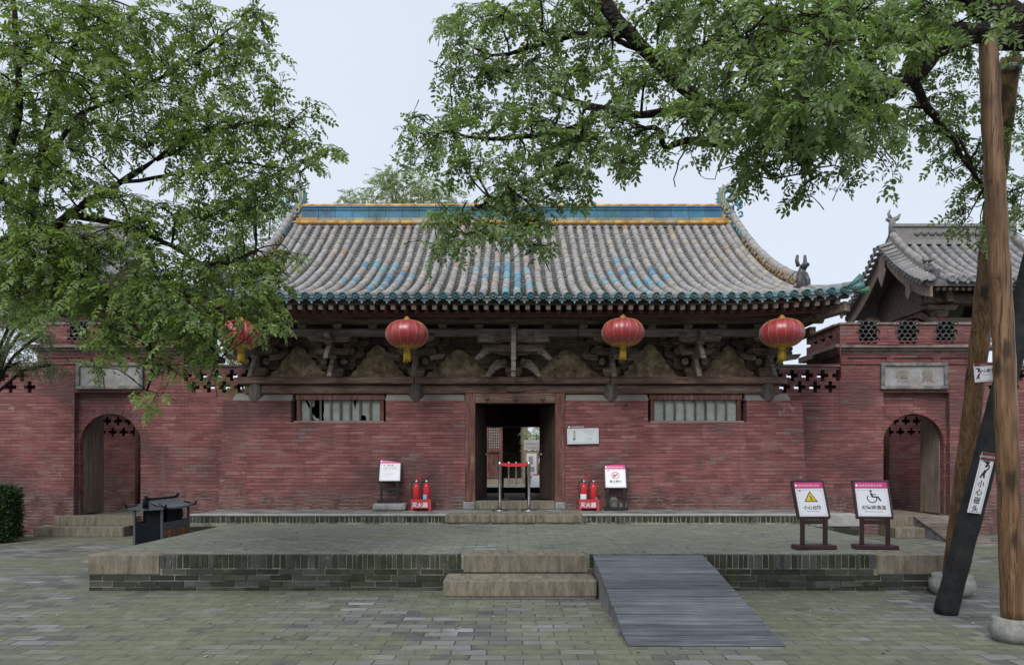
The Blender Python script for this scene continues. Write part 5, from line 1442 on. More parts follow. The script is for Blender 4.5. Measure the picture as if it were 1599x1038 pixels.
# ================================================================= BARRIER POSTS
def post(label, x, y, z, h, r, belt_to=None, bz=0):
    t = thing('barrier_post', label, 'barrier', (x, y, z), 'steel barrier posts')
    m = MB(); m.lathe([(.155, 0), (.155, .012), (.14, .022), (.05, .03), (r+.006, .04)], (x, y, z), 28); m.build('base', M_STEEL, t)
    m = MB(); m.lathe([(r, .035), (r, h-.1), (r+.005, h-.098), (r+.005, h-.012), (r*.6, h)], (x, y, z), 16); m.build('pole', M_STEEL, t)
    if belt_to is not None:
        m = MB(); xa, xb = x+r+.004, belt_to
        N = 8
        for k in range(N):
            a, b = k/N, (k+1)/N; sa, sb_ = -.012*math.sin(math.pi*a), -.012*math.sin(math.pi*b)
            X0, X1 = xa+(xb-xa)*a, xa+(xb-xa)*b
            m.hexa([(X0, y-.001, z+h-.085+sa), (X1, y-.001, z+h-.085+sb_), (X1, y+.001, z+h-.085+sb_), (X0, y+.001, z+h-.085+sa), (X0, y-.001, z+h-.022+sa), (X1, y-.001, z+h-.022+sb_), (X1, y+.001, z+h-.022+sb_), (X0, y+.001, z+h-.022+sa)])
        m.build('belt', M_BELT, t)
post('left steel barrier post at the front doorway holding a red belt', -.24, 13.95, TH+.004, .97, .03, .30)
post('right steel barrier post at the front doorway', .335, 13.95, TH+.004, .97, .03)
post('left rear barrier post with a red belt seen inside the hall', -.235, 17.9, TH+.004, .95, .026, .33)
post('right rear barrier post seen inside the hall', .36, 17.9, TH+.004, .95, .026)
post('thin far barrier post seen through the doorway, left of its pair', -.13, 27.5, .6, .98, .03)
post('thin far barrier post seen through the doorway, right of its pair', .16, 27.5, .6, .98, .03)

# ================================================================= LITTER BIN
t = thing('litter_bin', 'dark slate litter bin shaped like a little tiled pavilion', 'litter bin', (-5.92, 11.95, 0)); t.scale = (1, 1, .91)
bx0, bx1, by0, by1 = -6.16, -5.68, 11.45, 12.42
for x in (bx0, bx1-.035):
    for y in (by0, by1-.035):
        m = MB(); m.box(x, x+.035, y, y+.035, .02, .9); m.build('corner_post', M_BINL, t, .003)
m = MB(); m.box(bx0+.01, bx1-.01, by0+.01, by1-.01, .05, .12); m.box(bx0+.006, bx1-.006, by0+.008, by0+.02, .12, .66); m.box(bx0+.006, bx1-.006, by1-.02, by1-.008, .12, .66); m.box(bx0+.004, bx0+.016, by0+.036, by1-.036, .12, .66)
m.build('body', M_BIN, t)
m = MB(); m.box(bx1-.018, bx1-.002, by0+.036, by1-.036, .52, .66); m.box(bx1-.018, bx1-.002, (by0+by1)/2-.02, (by0+by1)/2+.02, .12, .52); m.build('side_panel', M_BINL, t, .002)
for ya, yb in ((by0+.036, (by0+by1)/2-.021), ((by0+by1)/2+.021, by1-.036)):
    m = MB(); n = 6
    for k in range(n): m.box(bx1-.02, bx1-.006, ya+(yb-ya)*k/n+.003, ya+(yb-ya)*(k+1)/n-.003, .12, .52)
    m.build('slat_door', M_BINW, t)
m = MB(); m.box(bx0+.2, bx1-.036, by0+.03, by0+.045, .66, .9); m.box(bx1-.036, bx1-.02, by0+.2, by0+.62, .66, .9); m.box(bx1-.05, bx1-.01, by0+.55, by0+.7, .66, .9); m.box(bx0+.1, bx1-.1, by0+.12, by1-.25, .66, .88); m.build('inner_bin', M_BIN, t)
m = MB(); m.prism([((by0+.7), .7), (by0+.79, .7), (by0+.79, .8), (by0+.745, .86), (by0+.7, .8)], bx1-.045, bx1-.028, 'yz'); m.build('ash_slot', M_BLK, t)
# roof of the bin
m = MB()
ry0, ry1, rx0, rx1, cxm = by0-.05, by1+.05, bx0-.06, bx1+.06, (bx0+bx1)/2
def bz(u): return .905+.16*(1-u)**1.6
N = 6
for s in (-1, 1):
    for k in range(N):
        u0, u1 = k/N, (k+1)/N
        def pt(u, y, d=0):
            e = abs((y-(ry0+ry1)/2)/((ry1-ry0)/2))**4*.05*u
            return (cxm+s*u*(rx1-cxm), y, bz(u)+e+d)
        yn = 10
        for j in range(yn):
            ya, yb = ry0+(ry1-ry0)*j/yn, ry0+(ry1-ry0)*(j+1)/yn
            m.poly([pt(u0, ya), pt(u1, ya), pt(u1, yb), pt(u0, yb)], True); m.poly([pt(u0, ya, -.02), pt(u0, yb, -.02), pt(u1, yb, -.02), pt(u1, ya, -.02)], True)
            if k == N-1: m.poly([pt(1, ya, -.02), pt(1, yb, -.02), pt(1, yb), pt(1, ya)])
    for j in range(17):
        y = ry0+.04+(ry1-ry0-.08)*j/16
        m.tube([pt(k/N, y, .004) for k in range(N+1)], .013, 6)
    for y in (ry0, ry1):
        m.prism([(cxm, .88), (cxm+s*.9*(rx1-cxm), .9), (cxm+s*(rx1-cxm), .93), (cxm+s*.5*(rx1-cxm), bz(.5)), (cxm, bz(0))], y-.008, y+.008)
rfb = m.build('roof', M_BINL, t)
m = MB()
m.tube(smooth_path([(cxm, ry0-.02, 1.13), (cxm, ry0+.02, 1.1), (cxm, ry0+.12, 1.075), (cxm, (ry0+ry1)/2, 1.07), (cxm, ry1-.12, 1.075), (cxm, ry1-.02, 1.1), (cxm, ry1+.02, 1.13)], .05), .024, 8)
m.tube([(cxm, ry0-.03, .93), (cxm, ry0-.035, 1.1)], [.045, .03], 6)
for s in (-1, 1):
    for y, d in ((ry0, -1), (ry1, 1)): m.tube(smooth_path([(cxm+s*.16, y-d*.1, bz(.45)+.02), (cxm+s*.3, y, .935), (cxm+s*.32, y+d*.01, .96), (cxm+s*.325, y+d*.015, .99)], .03), [.02]*3+[.018]*20 if False else .017, 7)
m.build('ridge', M_BIN, rfb)

# ================================================================= PROPS UNDER THE TREE
def drum(name, label, c, r, h):
    t = thing(name, label, 'stone base', c, 'stone drums under the props')
    m = MB(); m.lathe([(r*.8, 0), (r*.98, h*.25), (r*1.02, h*.5), (r*.97, h*.72), (r*.9, h*.82), (r*.9, h*.97), (r*.86, h)], c, 32, True, wob=lambda j, k: 1+.012*math.sin(j*1.9+k)); m.build('drum', M_STONE, t)
drum('stone_drum', 'grey stone drum under the log prop at the right edge', (4.47, 6.28, 0), .185, .21)
drum('stone_drum', 'grey stone drum behind the black iron prop', (5.28, 8.45, 0), .24, .25)
def prop(name, label, a, b, ra, rb, mat, cap=True, n=18):
    t = thing(name, label, 'prop', a, 'props under the tree limb' if mat is M_POLE else None)
    a = Vector(a); b = Vector(b); N = 60
    pts = [a.lerp(b, k/N)+Vector((.005*math.sin(k*.13+a.x), .005*math.cos(k*.11), 0)) for k in range(N+1)]
    m = MB(); m.tube(pts, [ra+(rb-ra)*k/N+.003*math.sin(k*1.3) for k in range(N+1)], n, lump=.06); m.build('pole', mat, t)
    if cap:
        d = (b-a).normalized(); m = MB(); m.tube([b-d*.13, b-d*.06], [rb+.014, rb+.014], n); m.tube([b-d*.1+Vector((rb, -.02, 0)), b+Vector((rb+.05, -.05, .0)), b+Vector((rb+.06, -.04, .2))], .016, 8)
        m.build('iron_collar', simple('galvanised_iron', (.2, .21, .22), .5, .3, 8, .2, metal=.6), t)
    return t
prop('wooden_prop', 'pale knotty log prop standing nearest the right edge', (4.46, 6.25, .205), (4.19, 6.2, 5.47), .096, .075, M_POLE)
prop('wooden_prop', 'orange brown log prop leaning behind the pale one', (5.27, 8.42, .24), (4.82, 6.8, 5.5), .105, .085, M_POLE)
ba, bb = Vector((4.56, 7.4, 0)), Vector((5.31, 6.55, 5.27))
prop('iron_prop', 'thick black iron prop slanting up to the right', ba, bb, .112, .1, M_POLEB, False)
# notice cards on the props
def card(label, M, W, H, top, fn, loc):
    t = thing('warning_card', label, 'sign', loc, 'mind your head cards')
    def mk(f, name, mat, par=t):
        m = MB(); m.M = M; f(m); return m.build(name, mat, par)
    mk(lambda m: m.box(-W/2, W/2, 0, .006, -H/2, H/2), 'card', M_WHITE)
    mk(lambda m: m.box(-W/2, W/2, -.003, -.0005, H/2-top, H/2), 'header', M_MARO)
    mk(lambda m: m.text('双林寺彩塑艺术馆', top*.32, 0, H/2-top*.66, -.0045), 'header_lettering', M_WHITE)
    def bd(m):
        for q in ((-W/2+.012, W/2-.012, -H/2+.012, -H/2+.014), (-W/2+.012, W/2-.012, H/2-top-.014, H/2-top-.012), (-W/2+.012, -W/2+.014, -H/2+.012, H/2-top-.012), (W/2-.014, W/2-.012, -H/2+.012, H/2-top-.012)): m.box(q[0], q[1], -.002, -.0005, q[2], q[3])
    mk(bd, 'border_print', M_INKG)
    mk(fn, 'lettering', M_INK)
def headfig(m, cx, cz, k):
    m.prism([(cx-.5*k, cz+1.0*k), (cx+.35*k, cz+1.0*k), (cx+.35*k, cz+.75*k), (cx-.2*k, cz+.75*k), (cx-.2*k, cz+.88*k), (cx-.5*k, cz+.9*k)], -.003, -.0006)
    disc(m, cx+.05*k, cz+.42*k, .16*k, -.003, -.0006)
    ring(m, cx+.05*k, cz+.3*k, .3*k, .46*k, R(-80), R(95), -.003, -.0006, 10)
    stroke(m, (cx+.1*k, cz-.1*k), (cx-.12*k, cz-.65*k), .32*k, -.003, -.0006); stroke(m, (cx-.15*k, cz-.5*k), (cx-.4*k, cz-1.0*k), .2*k, -.003, -.0006); stroke(m, (cx+.0*k, cz-.5*k), (cx+.1*k, cz-1.0*k), .2*k, -.003, -.0006)
q = P(1537, 581, 7.2)
M1 = Matrix.Translation((q.x, q.y, q.z)) @ Matrix.Rotation(R(-5), 4, 'Y') @ Matrix.Rotation(R(8), 4, 'Z')
card('small white mind your head card on the leaning log prop', M1, .215, .19, .03, lambda m: (headfig(m, -.065, -.01, .055), m.text('小心碰头', .042, .033, .0, -.002, bold=.0006), m.text('Mind your head', .018, .033, -.03, -.002)), q)
d = (bb-ba).normalized(); mid = ba+d*((1.66)/d.z*.84)
xax = Vector((1, .12, 0)); xax = (xax-d*xax.dot(d)).normalized(); yax = d.cross(xax)
M2 = Matrix((( xax.x, yax.x, d.x, 0), (xax.y, yax.y, d.y, 0), (xax.z, yax.z, d.z, 0), (0, 0, 0, 1)))
mid = mid - yax*.119 - xax*.075
M2 = Matrix.Translation(mid) @ M2
card('long white mind your head card strapped along the black iron prop', M2, .15, .62, .08, lambda m: (headfig(m, -.0, .14, .085), [m.text(c, .075, -.005, -.035-.085*k, -.002, bold=.001) for k, c in enumerate('小心碰头')]), mid)
# straps of the long card
# ================================================================= TREES
NPR = np.random.default_rng(5)
def leaf_template(var, pairs=5, L=.19, ll=.056, lw=.026, droop=.12):
    """one pinnate leaf: pairs of leaflets along a stalk (x along the stalk, z up)"""
    r = random.Random(var); V = []; Fc = []; L *= r.uniform(.75, 1.15); pairs += r.choice((-1, 0, 0, 1))
    def leaflet(base, dirv, ln, wd, tilt):
        d = Vector(dirv).normalized(); up = Vector((r.uniform(-.25, .25), tilt, 1)).normalized(); s = d.cross(up).normalized(); n = s.cross(d)
        b = len(V)
        for u, v, h in ((0, 0, 0), (.3, .5, .07), (.7, .42, .04), (1, 0, -.06), (.7, -.42, .04), (.3, -.5, .07)):
            V.append(Vector(base)+d*(u*ln)+s*(v*wd)+n*(h*ln*.8))
        Fc.extend([(b, b+1, b+2, b+3), (b, b+3, b+4, b+5)])
    for k in range(pairs):
        t = (k+1)/(pairs+.6); x = L*t; z = -droop*L*t*t*1.4
        k_ = .72+.5*math.sin(math.pi*min(1, t*.9))
        for s in (-1, 1):
            if r.random() < .1: continue
            leaflet((x+r.uniform(-.01, .01), 0, z), (.45+r.uniform(-.3, .35), s, -.25+r.uniform(-.45, .35)), ll*k_*r.uniform(.7, 1.15), lw*k_*r.uniform(.8, 1.1), s*.25+r.uniform(-.45, .45))
    leaflet((L*.97, 0, -droop*L*1.3), (1, r.uniform(-.2, .2), -.35), ll, lw, 0)
    V.append(Vector((0, 0, 0))); V.append(Vector((L*.5, .0012, -droop*L*.33))); V.append(Vector((L, 0, -droop*L*1.4))); V.append(Vector((L*.5, -.0012, -droop*L*.33)))
    b = len(V)-4; Fc.append((b, b+1, b+2, b+3))
    return np.array([tuple(v) for v in V], dtype=np.float32), np.array(Fc, dtype=np.int32)
TPL = [leaf_template(k) for k in range(12)]
def leaves_mesh(name, mat, pos, dirs, ups, scale, val, parent, tpl=None):
    """all leaves of one crown as one mesh"""
    tpl = tpl or TPL
    pos = np.asarray(pos, dtype=np.float32); a = np.asarray(dirs, dtype=np.float32); a /= np.linalg.norm(a, axis=1, keepdims=True)+1e-9
    n = np.asarray(ups, dtype=np.float32); n = n-a*np.sum(n*a, axis=1, keepdims=True); n /= np.linalg.norm(n, axis=1, keepdims=True)+1e-9
    b = np.cross(n, a)
    org = np.array(parent.location, dtype=np.float32)
    Vs, Fs, Cs = [], [], []; off = 0
    which = NPR.integers(0, len(tpl), len(pos))
    for k, (tv, tf) in enumerate(tpl):
        m = which == k
        if not m.any(): continue
        p_, a_, b_, n_, s_ = pos[m], a[m], b[m], n[m], np.asarray(scale, dtype=np.float32)[m]
        V = p_[:, None, :]+s_[:, None, None]*(tv[None, :, 0:1]*a_[:, None, :]+tv[None, :, 1:2]*b_[:, None, :]+tv[None, :, 2:3]*n_[:, None, :])
        q = len(p_); nv = tv.shape[0]
        Fk = tf[None, :, :]+(np.arange(q)*nv)[:, None, None]+off
        Vs.append(V.reshape(-1, 3)); Fs.append(Fk.reshape(-1, 4)); off += q*nv
        Cs.append(np.repeat(np.asarray(val, dtype=np.float32)[m], nv))
    V = np.concatenate(Vs)-org; Fq = np.concatenate(Fs); C = np.concatenate(Cs)
    me = bpy.data.meshes.new(name)
    me.vertices.add(len(V)); me.vertices.foreach_set('co', V.astype(np.float32).ravel())
    me.loops.add(Fq.size); me.loops.foreach_set('vertex_index', Fq.ravel().astype(np.int32))
    me.polygons.add(len(Fq)); me.polygons.foreach_set('loop_start', np.arange(0, Fq.size, 4, dtype=np.int32))
    at = me.attributes.new('lv', 'FLOAT', 'POINT'); at.data.foreach_set('value', C)
    me.update(calc_edges=True); me.validate()
    me.materials.append(mat)
    o = bpy.data.objects.new(name, me); COL.objects.link(o); o.parent = parent
    return o

def tree(name, label, loc, limbs, clusters, leafmat, lscale=1.0, group=None, spacing=.07, seed=1, dens=.66):
    rr_ = random.Random(seed)
    t = thing(name, label, 'tree', loc, group)
    wood = MB(); K = []
    for pts, r0, r1 in limbs:
        ps = smooth_path(pts, .13, .012, seed)
        n = len(ps)
        wood.tube(ps, [r0+(r1-r0)*k/(n-1)*(1+.08*math.sin(k*1.7)) for k in range(n)], 12, lump=.3)
        K += [(p, r0+(r1-r0)*k/(n-1)) for k, p in enumerate(ps)]
    KP = np.array([tuple(p) for p, _ in K]); 
    pos, dirs, ups, sc, val = [], [], [], [], []
    twig = MB()
    def leafon(p, d, v):
        pos.append(tuple(p)); dirs.append(tuple(d)); ups.append((rr_.gauss(0, .5), rr_.gauss(-.15, .5), 1)); sc.append(lscale*(.6+.65*rr_.random()**1.3)); val.append(v)
    for cl in clusters:
        px, py, rx, ry, Y, dY, nt = cl[:7]; nt = max(2, int(nt*dens))
        hubs = []
        nh = max(2, nt//7)
        for h in range(nh):
            a = rr_.uniform(0, 2*math.pi); q = math.sqrt(rr_.random())*.8
            c = P(px+rx*q*math.cos(a), py+ry*q*math.sin(a), Y+rr_.uniform(-dY, dY))
            i = int(np.argmin(np.sum((KP-np.array(tuple(c)))**2, axis=1)))
            s = K[i][0]; L = (c-s).length
            mid = s.lerp(c, .5)+Vector((rr_.uniform(-.1, .1), rr_.uniform(-.1, .1), .1*L+rr_.uniform(-.04, .08)))
            path = smooth_path([s, mid, c], .1, .012, rr_.randint(0, 9999))
            r0 = min(.011, K[i][1]*.5)+.003
            twig.tube(path, [r0+(.004-r0)*k/(len(path)-1) for k in range(len(path))], 5, False)
            hubs.append(c)
            bv = rr_.random()
            for k in range(2, len(path), 1):
                if rr_.random() < .5: leafon(path[k], Vector((rr_.uniform(-1, 1), rr_.uniform(-1, 1), rr_.uniform(-.5, .2))), bv*.6+rr_.random()*.4)
        for k in range(nt):
            a = rr_.uniform(0, 2*math.pi); q = math.sqrt(rr_.random())
            e = P(px+rx*q*math.cos(a), py+ry*q*math.sin(a), Y+rr_.uniform(-dY, dY))
            hb = min(hubs, key=lambda h_: (h_-e).length*rr_.uniform(.7, 1.3))
            d = e-hb
            if d.length > .75: hb = e-d.normalized()*.75; 
            if d.length < .25: hb = e-(d.normalized() if d.length > .01 else Vector((1, 0, 0)))*.3
            L = (e-hb).length
            mid = hb.lerp(e, .55)+Vector((rr_.uniform(-.05, .05), rr_.uniform(-.05, .05), .12*L))
            e = e-Vector((0, 0, .06*L))
            path = smooth_path([hb, mid, e], .07)
            twig.tube(path, [.0045-.003*i/(len(path)-1) for i in range(len(path))], 4, False)
            bv = rr_.random()
            acc = 0
            for i in range(1, len(path)):
                acc += (path[i]-path[i-1]).length
                while acc > spacing:
                    acc -= spacing
                    dr = (path[i]-path[i-1]).normalized(); sd = dr.cross(Vector((0, 0, 1))).normalized()*rr_.choice((-1, 1))
                    leafon(path[i], dr*rr_.uniform(.2, .9)+sd*rr_.uniform(.3, 1.1)+Vector((0, 0, rr_.uniform(-.75, .15))), bv*.6+rr_.random()*.4)
            leafon(path[-1], (path[-1]-path[-2]).normalized()+Vector((0, 0, rr_.uniform(-.7, .0))), bv*.6+.4*rr_.random())
    tr = wood.build('trunk', M_BARK, t)
    twig.build('twigs', M_BARK, t)
    leaves_mesh('crown', leafmat, pos, dirs, ups, sc, val, t)
    print(label, 'leaves', len(pos))
    return t

yL = 7.6
LB = [
    ([Vector((-7.6, 7.7, 0)), Vector((-7.45, 7.65, 1.6)), Vector((-6.6, 7.6, 3.3)), P(-40, 392, 7.6), P(60, 368, 7.5), P(110, 335, 7.5), P(190, 285, 7.4), P(245, 250, 7.3), P(300, 205, 7.2)], .13, .015),
    ([P(-40, 392, 7.6), P(48, 375, 7.55), P(55, 290, 7.7), P(72, 210, 7.8), P(100, 120, 7.9), P(135, 10, 8), P(150, -60, 8)], .055, .02),
    ([P(110, 335, 7.5), P(170, 345, 7.3), P(250, 375, 7.2), P(330, 415, 7.1), P(400, 390, 7)], .04, .01),
    ([P(55, 290, 7.7), P(120, 185, 7.6), P(200, 150, 7.5), P(300, 90, 7.4), P(380, 30, 7.3)], .03, .008),
    ([P(245, 250, 7.3), P(320, 215, 7.2), P(400, 190, 7.1), P(450, 200, 7.1)], .02, .006),
    ([P(190, 285, 7.4), P(280, 270, 7.3), P(370, 255, 7.2), P(470, 270, 7.1)], .02, .006),
    ([P(-40, 380, 7.6), P(15, 240, 7.4), P(30, 150, 7.3), P(20, 0, 7.2)], .05, .02),
    ([P(30, 375, 7.55), P(120, 450, 7.2), P(200, 500, 7.0), P(240, 550, 6.9), P(230, 610, 6.9)], .05, .007),
    ([P(200, 500, 7), P(300, 520, 6.9), P(345, 560, 6.8)], .02, .006),
]
CL = [
    (40, 40, 95, 75, 7.3, .7, 40), (150, 40, 90, 60, 7.4, .7, 34), (255, 45, 80, 55, 7.3, .6, 30), (345, 45, 75, 55, 7.2, .5, 20), (400, 25, 35, 40, 7.2, .4, 9),
    (40, 150, 90, 70, 7.2, .7, 40), (140, 140, 80, 60, 7.3, .7, 32), (240, 130, 80, 60, 7.2, .6, 34), (335, 120, 75, 55, 7.2, .5, 30), (415, 105, 40, 55, 7.1, .4, 13),
    (30, 240, 75, 60, 7.2, .7, 28), (135, 220, 75, 50, 7.3, .6, 26), (240, 205, 75, 50, 7.2, .5, 30), (340, 205, 75, 55, 7.1, .5, 32), (425, 195, 50, 50, 7.1, .4, 17), (490, 175, 18, 25, 7.1, .3, 3),
    (20, 320, 55, 45, 7.2, .6, 14), (310, 285, 70, 45, 7.1, .5, 24), (395, 270, 65, 45, 7.0, .5, 26), (470, 245, 45, 35, 7.1, .3, 13), (520, 240, 22, 18, 7.1, .2, 5),
    (230, 330, 70, 40, 7.2, .5, 16), (310, 345, 60, 40, 7.1, .5, 18), (385, 330, 45, 40, 7.0, .5, 17), (440, 300, 25, 25, 7, .3, 6), (190, 390, 90, 40, 7.2, .5, 24), (100, 420, 100, 45, 7.3, .6, 34), (330, 400, 55, 40, 7, .4, 18), (400, 400, 40, 35, 6.9, .4, 10),
    (10, 430, 60, 45, 7.3, .6, 20), (40, 480, 70, 25, 7.3, .6, 15), (160, 460, 85, 40, 7.0, .5, 30), (240, 470, 65, 45, 6.9, .5, 28), (310, 465, 60, 45, 6.9, .4, 26), (375, 450, 45, 40, 6.9, .4, 15), (425, 490, 35, 35, 6.8, .3, 9),
    (200, 520, 75, 35, 6.9, .4, 26), (280, 520, 65, 35, 6.8, .4, 24), (345, 515, 40, 30, 6.8, .3, 11), (300, 565, 45, 30, 6.8, .3, 10), (245, 575, 45, 22, 6.8, .3, 6), (340, 590, 18, 18, 6.8, .2, 3), (130, 400, 110, 40, 6.9, .3, 18), (250, 410, 70, 40, 6.9, .3, 12), (120, 260, 90, 40, 7.0, .3, 12), (300, 440, 70, 40, 7.2, .4, 14), (60, 320, 80, 45, 6.9, .3, 16), (160, 300, 70, 40, 6.9, .3, 14), (70, 380, 90, 40, 7.0, .4, 22), (170, 360, 70, 40, 7.0, .3, 16), (20, 290, 50, 40, 7.0, .3, 8), (60, 440, 90, 45, 7.6, .4, 22), (420, 440, 35, 40, 6.9, .3, 12), (395, 490, 40, 30, 6.8, .3, 8), (450, 400, 22, 25, 6.9, .2, 5), (60, 100, 120, 110, 8.3, .5, 26), (210, 110, 120, 110, 8.3, .5, 22), (340, 170, 110, 90, 8.2, .4, 12), (60, 240, 100, 80, 8.3, .4, 14), (-90, 100, 80, 110, 7.4, .6, 30), (-100, 260, 80, 80, 7.4, .6, 22), (-90, 430, 80, 60, 7.4, .5, 16), (60, -70, 120, 50, 7.6, .6, 24), (250, -60, 110, 45, 7.5, .6, 20), (228, 620, 28, 22, 6.8, .2, 5), (150, 560, 30, 18, 6.9, .2, 4),
]
tree('pagoda_tree', 'fresh green leafy tree reaching in from the left with a dark bare limb', (-7.6, 7.7, 0), LB, CL, M_LEAF_L, .8, 'old trees over the courtyard', seed=3, dens=1.12)

RB = [
    ([Vector((7.6, 5.9, 0)), Vector((7.5, 5.95, 2.5)), Vector((7.0, 6.1, 4.6)), P(1690, 70, 6.3), P(1600, 52, 6.25), P(1540, 50, 6.2), P(1470, 70, 6.1), P(1420, 120, 5.9), P(1350, 155, 5.7), P(1290, 165, 5.6), P(1220, 180, 5.5)], .33, .04),
    ([P(1600, 52, 6.25), P(1555, 20, 6.2), P(1500, -20, 6.1), P(1400, -90, 6)], .15, .07),
    ([P(1540, 55, 6.2), P(1470, 45, 6.0), P(1420, 45, 5.9), P(1380, 60, 5.8)], .07, .03),
    ([P(1400, -90, 6.1), P(1250, -40, 6.2), P(1150, 30, 6.3), P(1095, 75, 6.3), P(1030, 85, 6.4), P(960, 60, 6.5)], .06, .02),
    ([P(930, -40, 6.3), P(950, 15, 6.3), P(985, 55, 6.3), P(1015, 85, 6.3), P(1060, 130, 6.2), P(1100, 165, 6.1)], .065, .05),
    ([P(1100, 165, 6.1), P(1220, 180, 5.5)], .05, .05),
    ([P(975, 55, 6.3), P(900, 55, 6.4), P(850, 70, 6.4), P(770, 85, 6.5), P(720, 60, 6.5)], .03, .008),
    ([P(1100, 165, 6.1), P(1000, 180, 6.1), P(930, 165, 6.2), P(870, 145, 6.3), P(820, 115, 6.3)], .045, .01),
    ([P(930, 165, 6.2), P(920, 190, 6.2), P(860, 210, 6.2), P(760, 215, 6.2), P(690, 205, 6.3)], .035, .008),
    ([P(930, 180, 6.2), P(880, 250, 6.1), P(830, 285, 6.0), P(770, 310, 6.0), P(700, 350, 6.0)], .03, .007),
    ([P(1220, 180, 5.5), P(1140, 225, 5.7), P(1075, 220, 5.8), P(1040, 232, 5.8), P(1035, 205, 5.8), P(1010, 200, 5.8)], .035, .02),
    ([P(1075, 220, 5.8), P(1068, 240, 5.8), P(1056, 265, 5.8), P(1055, 292, 5.8)], .008, .004),
    ([P(1430, 130, 5.9), P(1450, 170, 6.2), P(1490, 220, 6.5), P(1520, 270, 6.7), P(1550, 310, 6.8)], .04, .012),
    ([P(1350, 155, 5.7), P(1360, 90, 5.6), P(1330, 20, 5.5), P(1290, -40, 5.5)], .05, .02),
    ([P(1290, 165, 5.6), P(1270, 220, 5.3), P(1260, 270, 5.2)], .025, .008),
    ([P(1220, 180, 5.5), P(1170, 110, 5.2), P(1150, 40, 5.0)], .03, .01),
    ([P(1160, 210, 5.7), P(1130, 250, 5.7), P(1115, 280, 5.7), P(1095, 275, 5.7)], .006, .002),
]
RC = [
    (720, 40, 45, 40, 6.4, .4, 12), (770, 30, 60, 45, 6.4, .5, 22), (850, 30, 70, 50, 6.4, .5, 30), (930, 25, 60, 45, 6.4, .5, 24), (700, 100, 25, 40, 6.4, .3, 8), (750, 110, 60, 50, 6.4, .4, 24), (830, 110, 65, 55, 6.3, .5, 30), (910, 105, 60, 50, 6.3, .5, 26), (990, 120, 55, 55, 6.1, .5, 22),
    (680, 215, 50, 35, 6.3, .3, 15), (645, 195, 20, 18, 6.3, .2, 3), (740, 190, 65, 45, 6.3, .4, 26), (820, 190, 65, 50, 6.2, .4, 30), (900, 200, 60, 50, 6.1, .4, 28), (970, 190, 50, 45, 6.0, .4, 22),
    (660, 245, 35, 22, 6.2, .3, 8), (730, 255, 45, 30, 6.1, .3, 14), (800, 265, 55, 40, 6.0, .4, 24), (875, 260, 55, 35, 6.0, .4, 22), (940, 245, 50, 35, 5.9, .4, 16), (1005, 235, 35, 30, 5.8, .3, 10),
    (840, 310, 50, 30, 6.0, .3, 18), (770, 320, 50, 25, 6.0, .3, 15), (700, 345, 40, 25, 6.0, .3, 13), (690, 385, 28, 20, 5.9, .2, 8), (760, 360, 45, 22, 5.9, .3, 13), (830, 355, 40, 25, 5.9, .3, 14), (845, 385, 22, 20, 5.9, .2, 6), (905, 300, 30, 20, 5.9, .3, 6),
    (1030, 30, 60, 45, 6.2, .5, 24), (1110, 25, 60, 45, 5.6, .5, 26), (1190, 20, 60, 45, 5, .5, 30), (1270, 25, 60, 45, 5, .5, 30), (1350, 15, 60, 40, 5.3, .5, 26), (1430, 15, 60, 35, 5.8, .5, 20),
    (1060, 100, 55, 50, 5.8, .5, 22), (1130, 95, 55, 50, 5, .5, 28), (1205, 95, 55, 50, 4.5, .4, 32), (1285, 95, 55, 50, 4.4, .4, 30), (1350, 90, 45, 45, 5.0, .4, 18),
    (1090, 175, 55, 40, 5.3, .4, 24), (1160, 165, 60, 45, 4.8, .4, 30), (1240, 165, 60, 45, 4.3, .4, 34), (1320, 165, 55, 45, 4.8, .4, 28), (1380, 185, 40, 40, 5.3, .4, 14),
    (1100, 215, 35, 22, 5.3, .3, 8), (1180, 225, 50, 30, 5.1, .3, 16), (1250, 225, 50, 30, 4.8, .3, 20), (1310, 215, 40, 30, 5.0, .3, 12), (1180, 265, 32, 28, 5.4, .2, 12), (1250, 270, 30, 22, 5.3, .2, 8), (1250, 300, 10, 14, 5.3, .1, 2), (1340, 240, 25, 25, 5.3, .2, 5), (1395, 265, 14, 22, 5.4, .2, 3), (1330, 270, 10, 14, 5.3, .1, 2),
    (1450, 130, 50, 50, 6.5, .4, 16), (1490, 90, 45, 40, 6.6, .4, 12), (1440, 200, 45, 35, 6.5, .4, 14), (1500, 180, 40, 50, 6.7, .4, 16), (1480, 250, 35, 25, 6.8, .3, 9), (1550, 240, 35, 50, 6.9, .4, 12), (1585, 170, 30, 60, 6.8, .4, 10), (1530, 310, 40, 30, 6.9, .3, 14), (1585, 310, 30, 40, 6.9, .3, 12), (1500, 345, 20, 22, 6.9, .2, 6), (1550, 360, 30, 22, 6.9, .2, 9), (1590, 90, 30, 40, 6.7, .3, 8), (1680, 0, 70, 60, 6.4, .5, 18), (1790, 40, 80, 70, 6.3, .6, 22), (1900, 90, 90, 70, 6.2, .6, 22), (1700, 160, 60, 60, 6.6, .4, 14), (1820, 190, 70, 60, 6.4, .5, 16), (1690, 280, 50, 50, 6.9, .3, 10), (1300, -70, 110, 50, 5.6, .6, 26), (1500, -70, 110, 50, 6, .6, 24), (1080, -60, 110, 50, 6.2, .6, 24), (860, -50, 100, 45, 6.4, .5, 18), (1410, 70, 45, 35, 5.2, .3, 14), (1470, 30, 40, 30, 5.6, .3, 10), (1560, 20, 40, 25, 5.4, .2, 6), (1360, 130, 40, 35, 5.0, .3, 12),
]
tree('pagoda_tree', 'large dull green tree spreading from the right over the roof on log props', (7.6, 5.9, 0), RB, RC, M_LEAF_R, .8, 'old trees over the courtyard', seed=11, dens=.86)

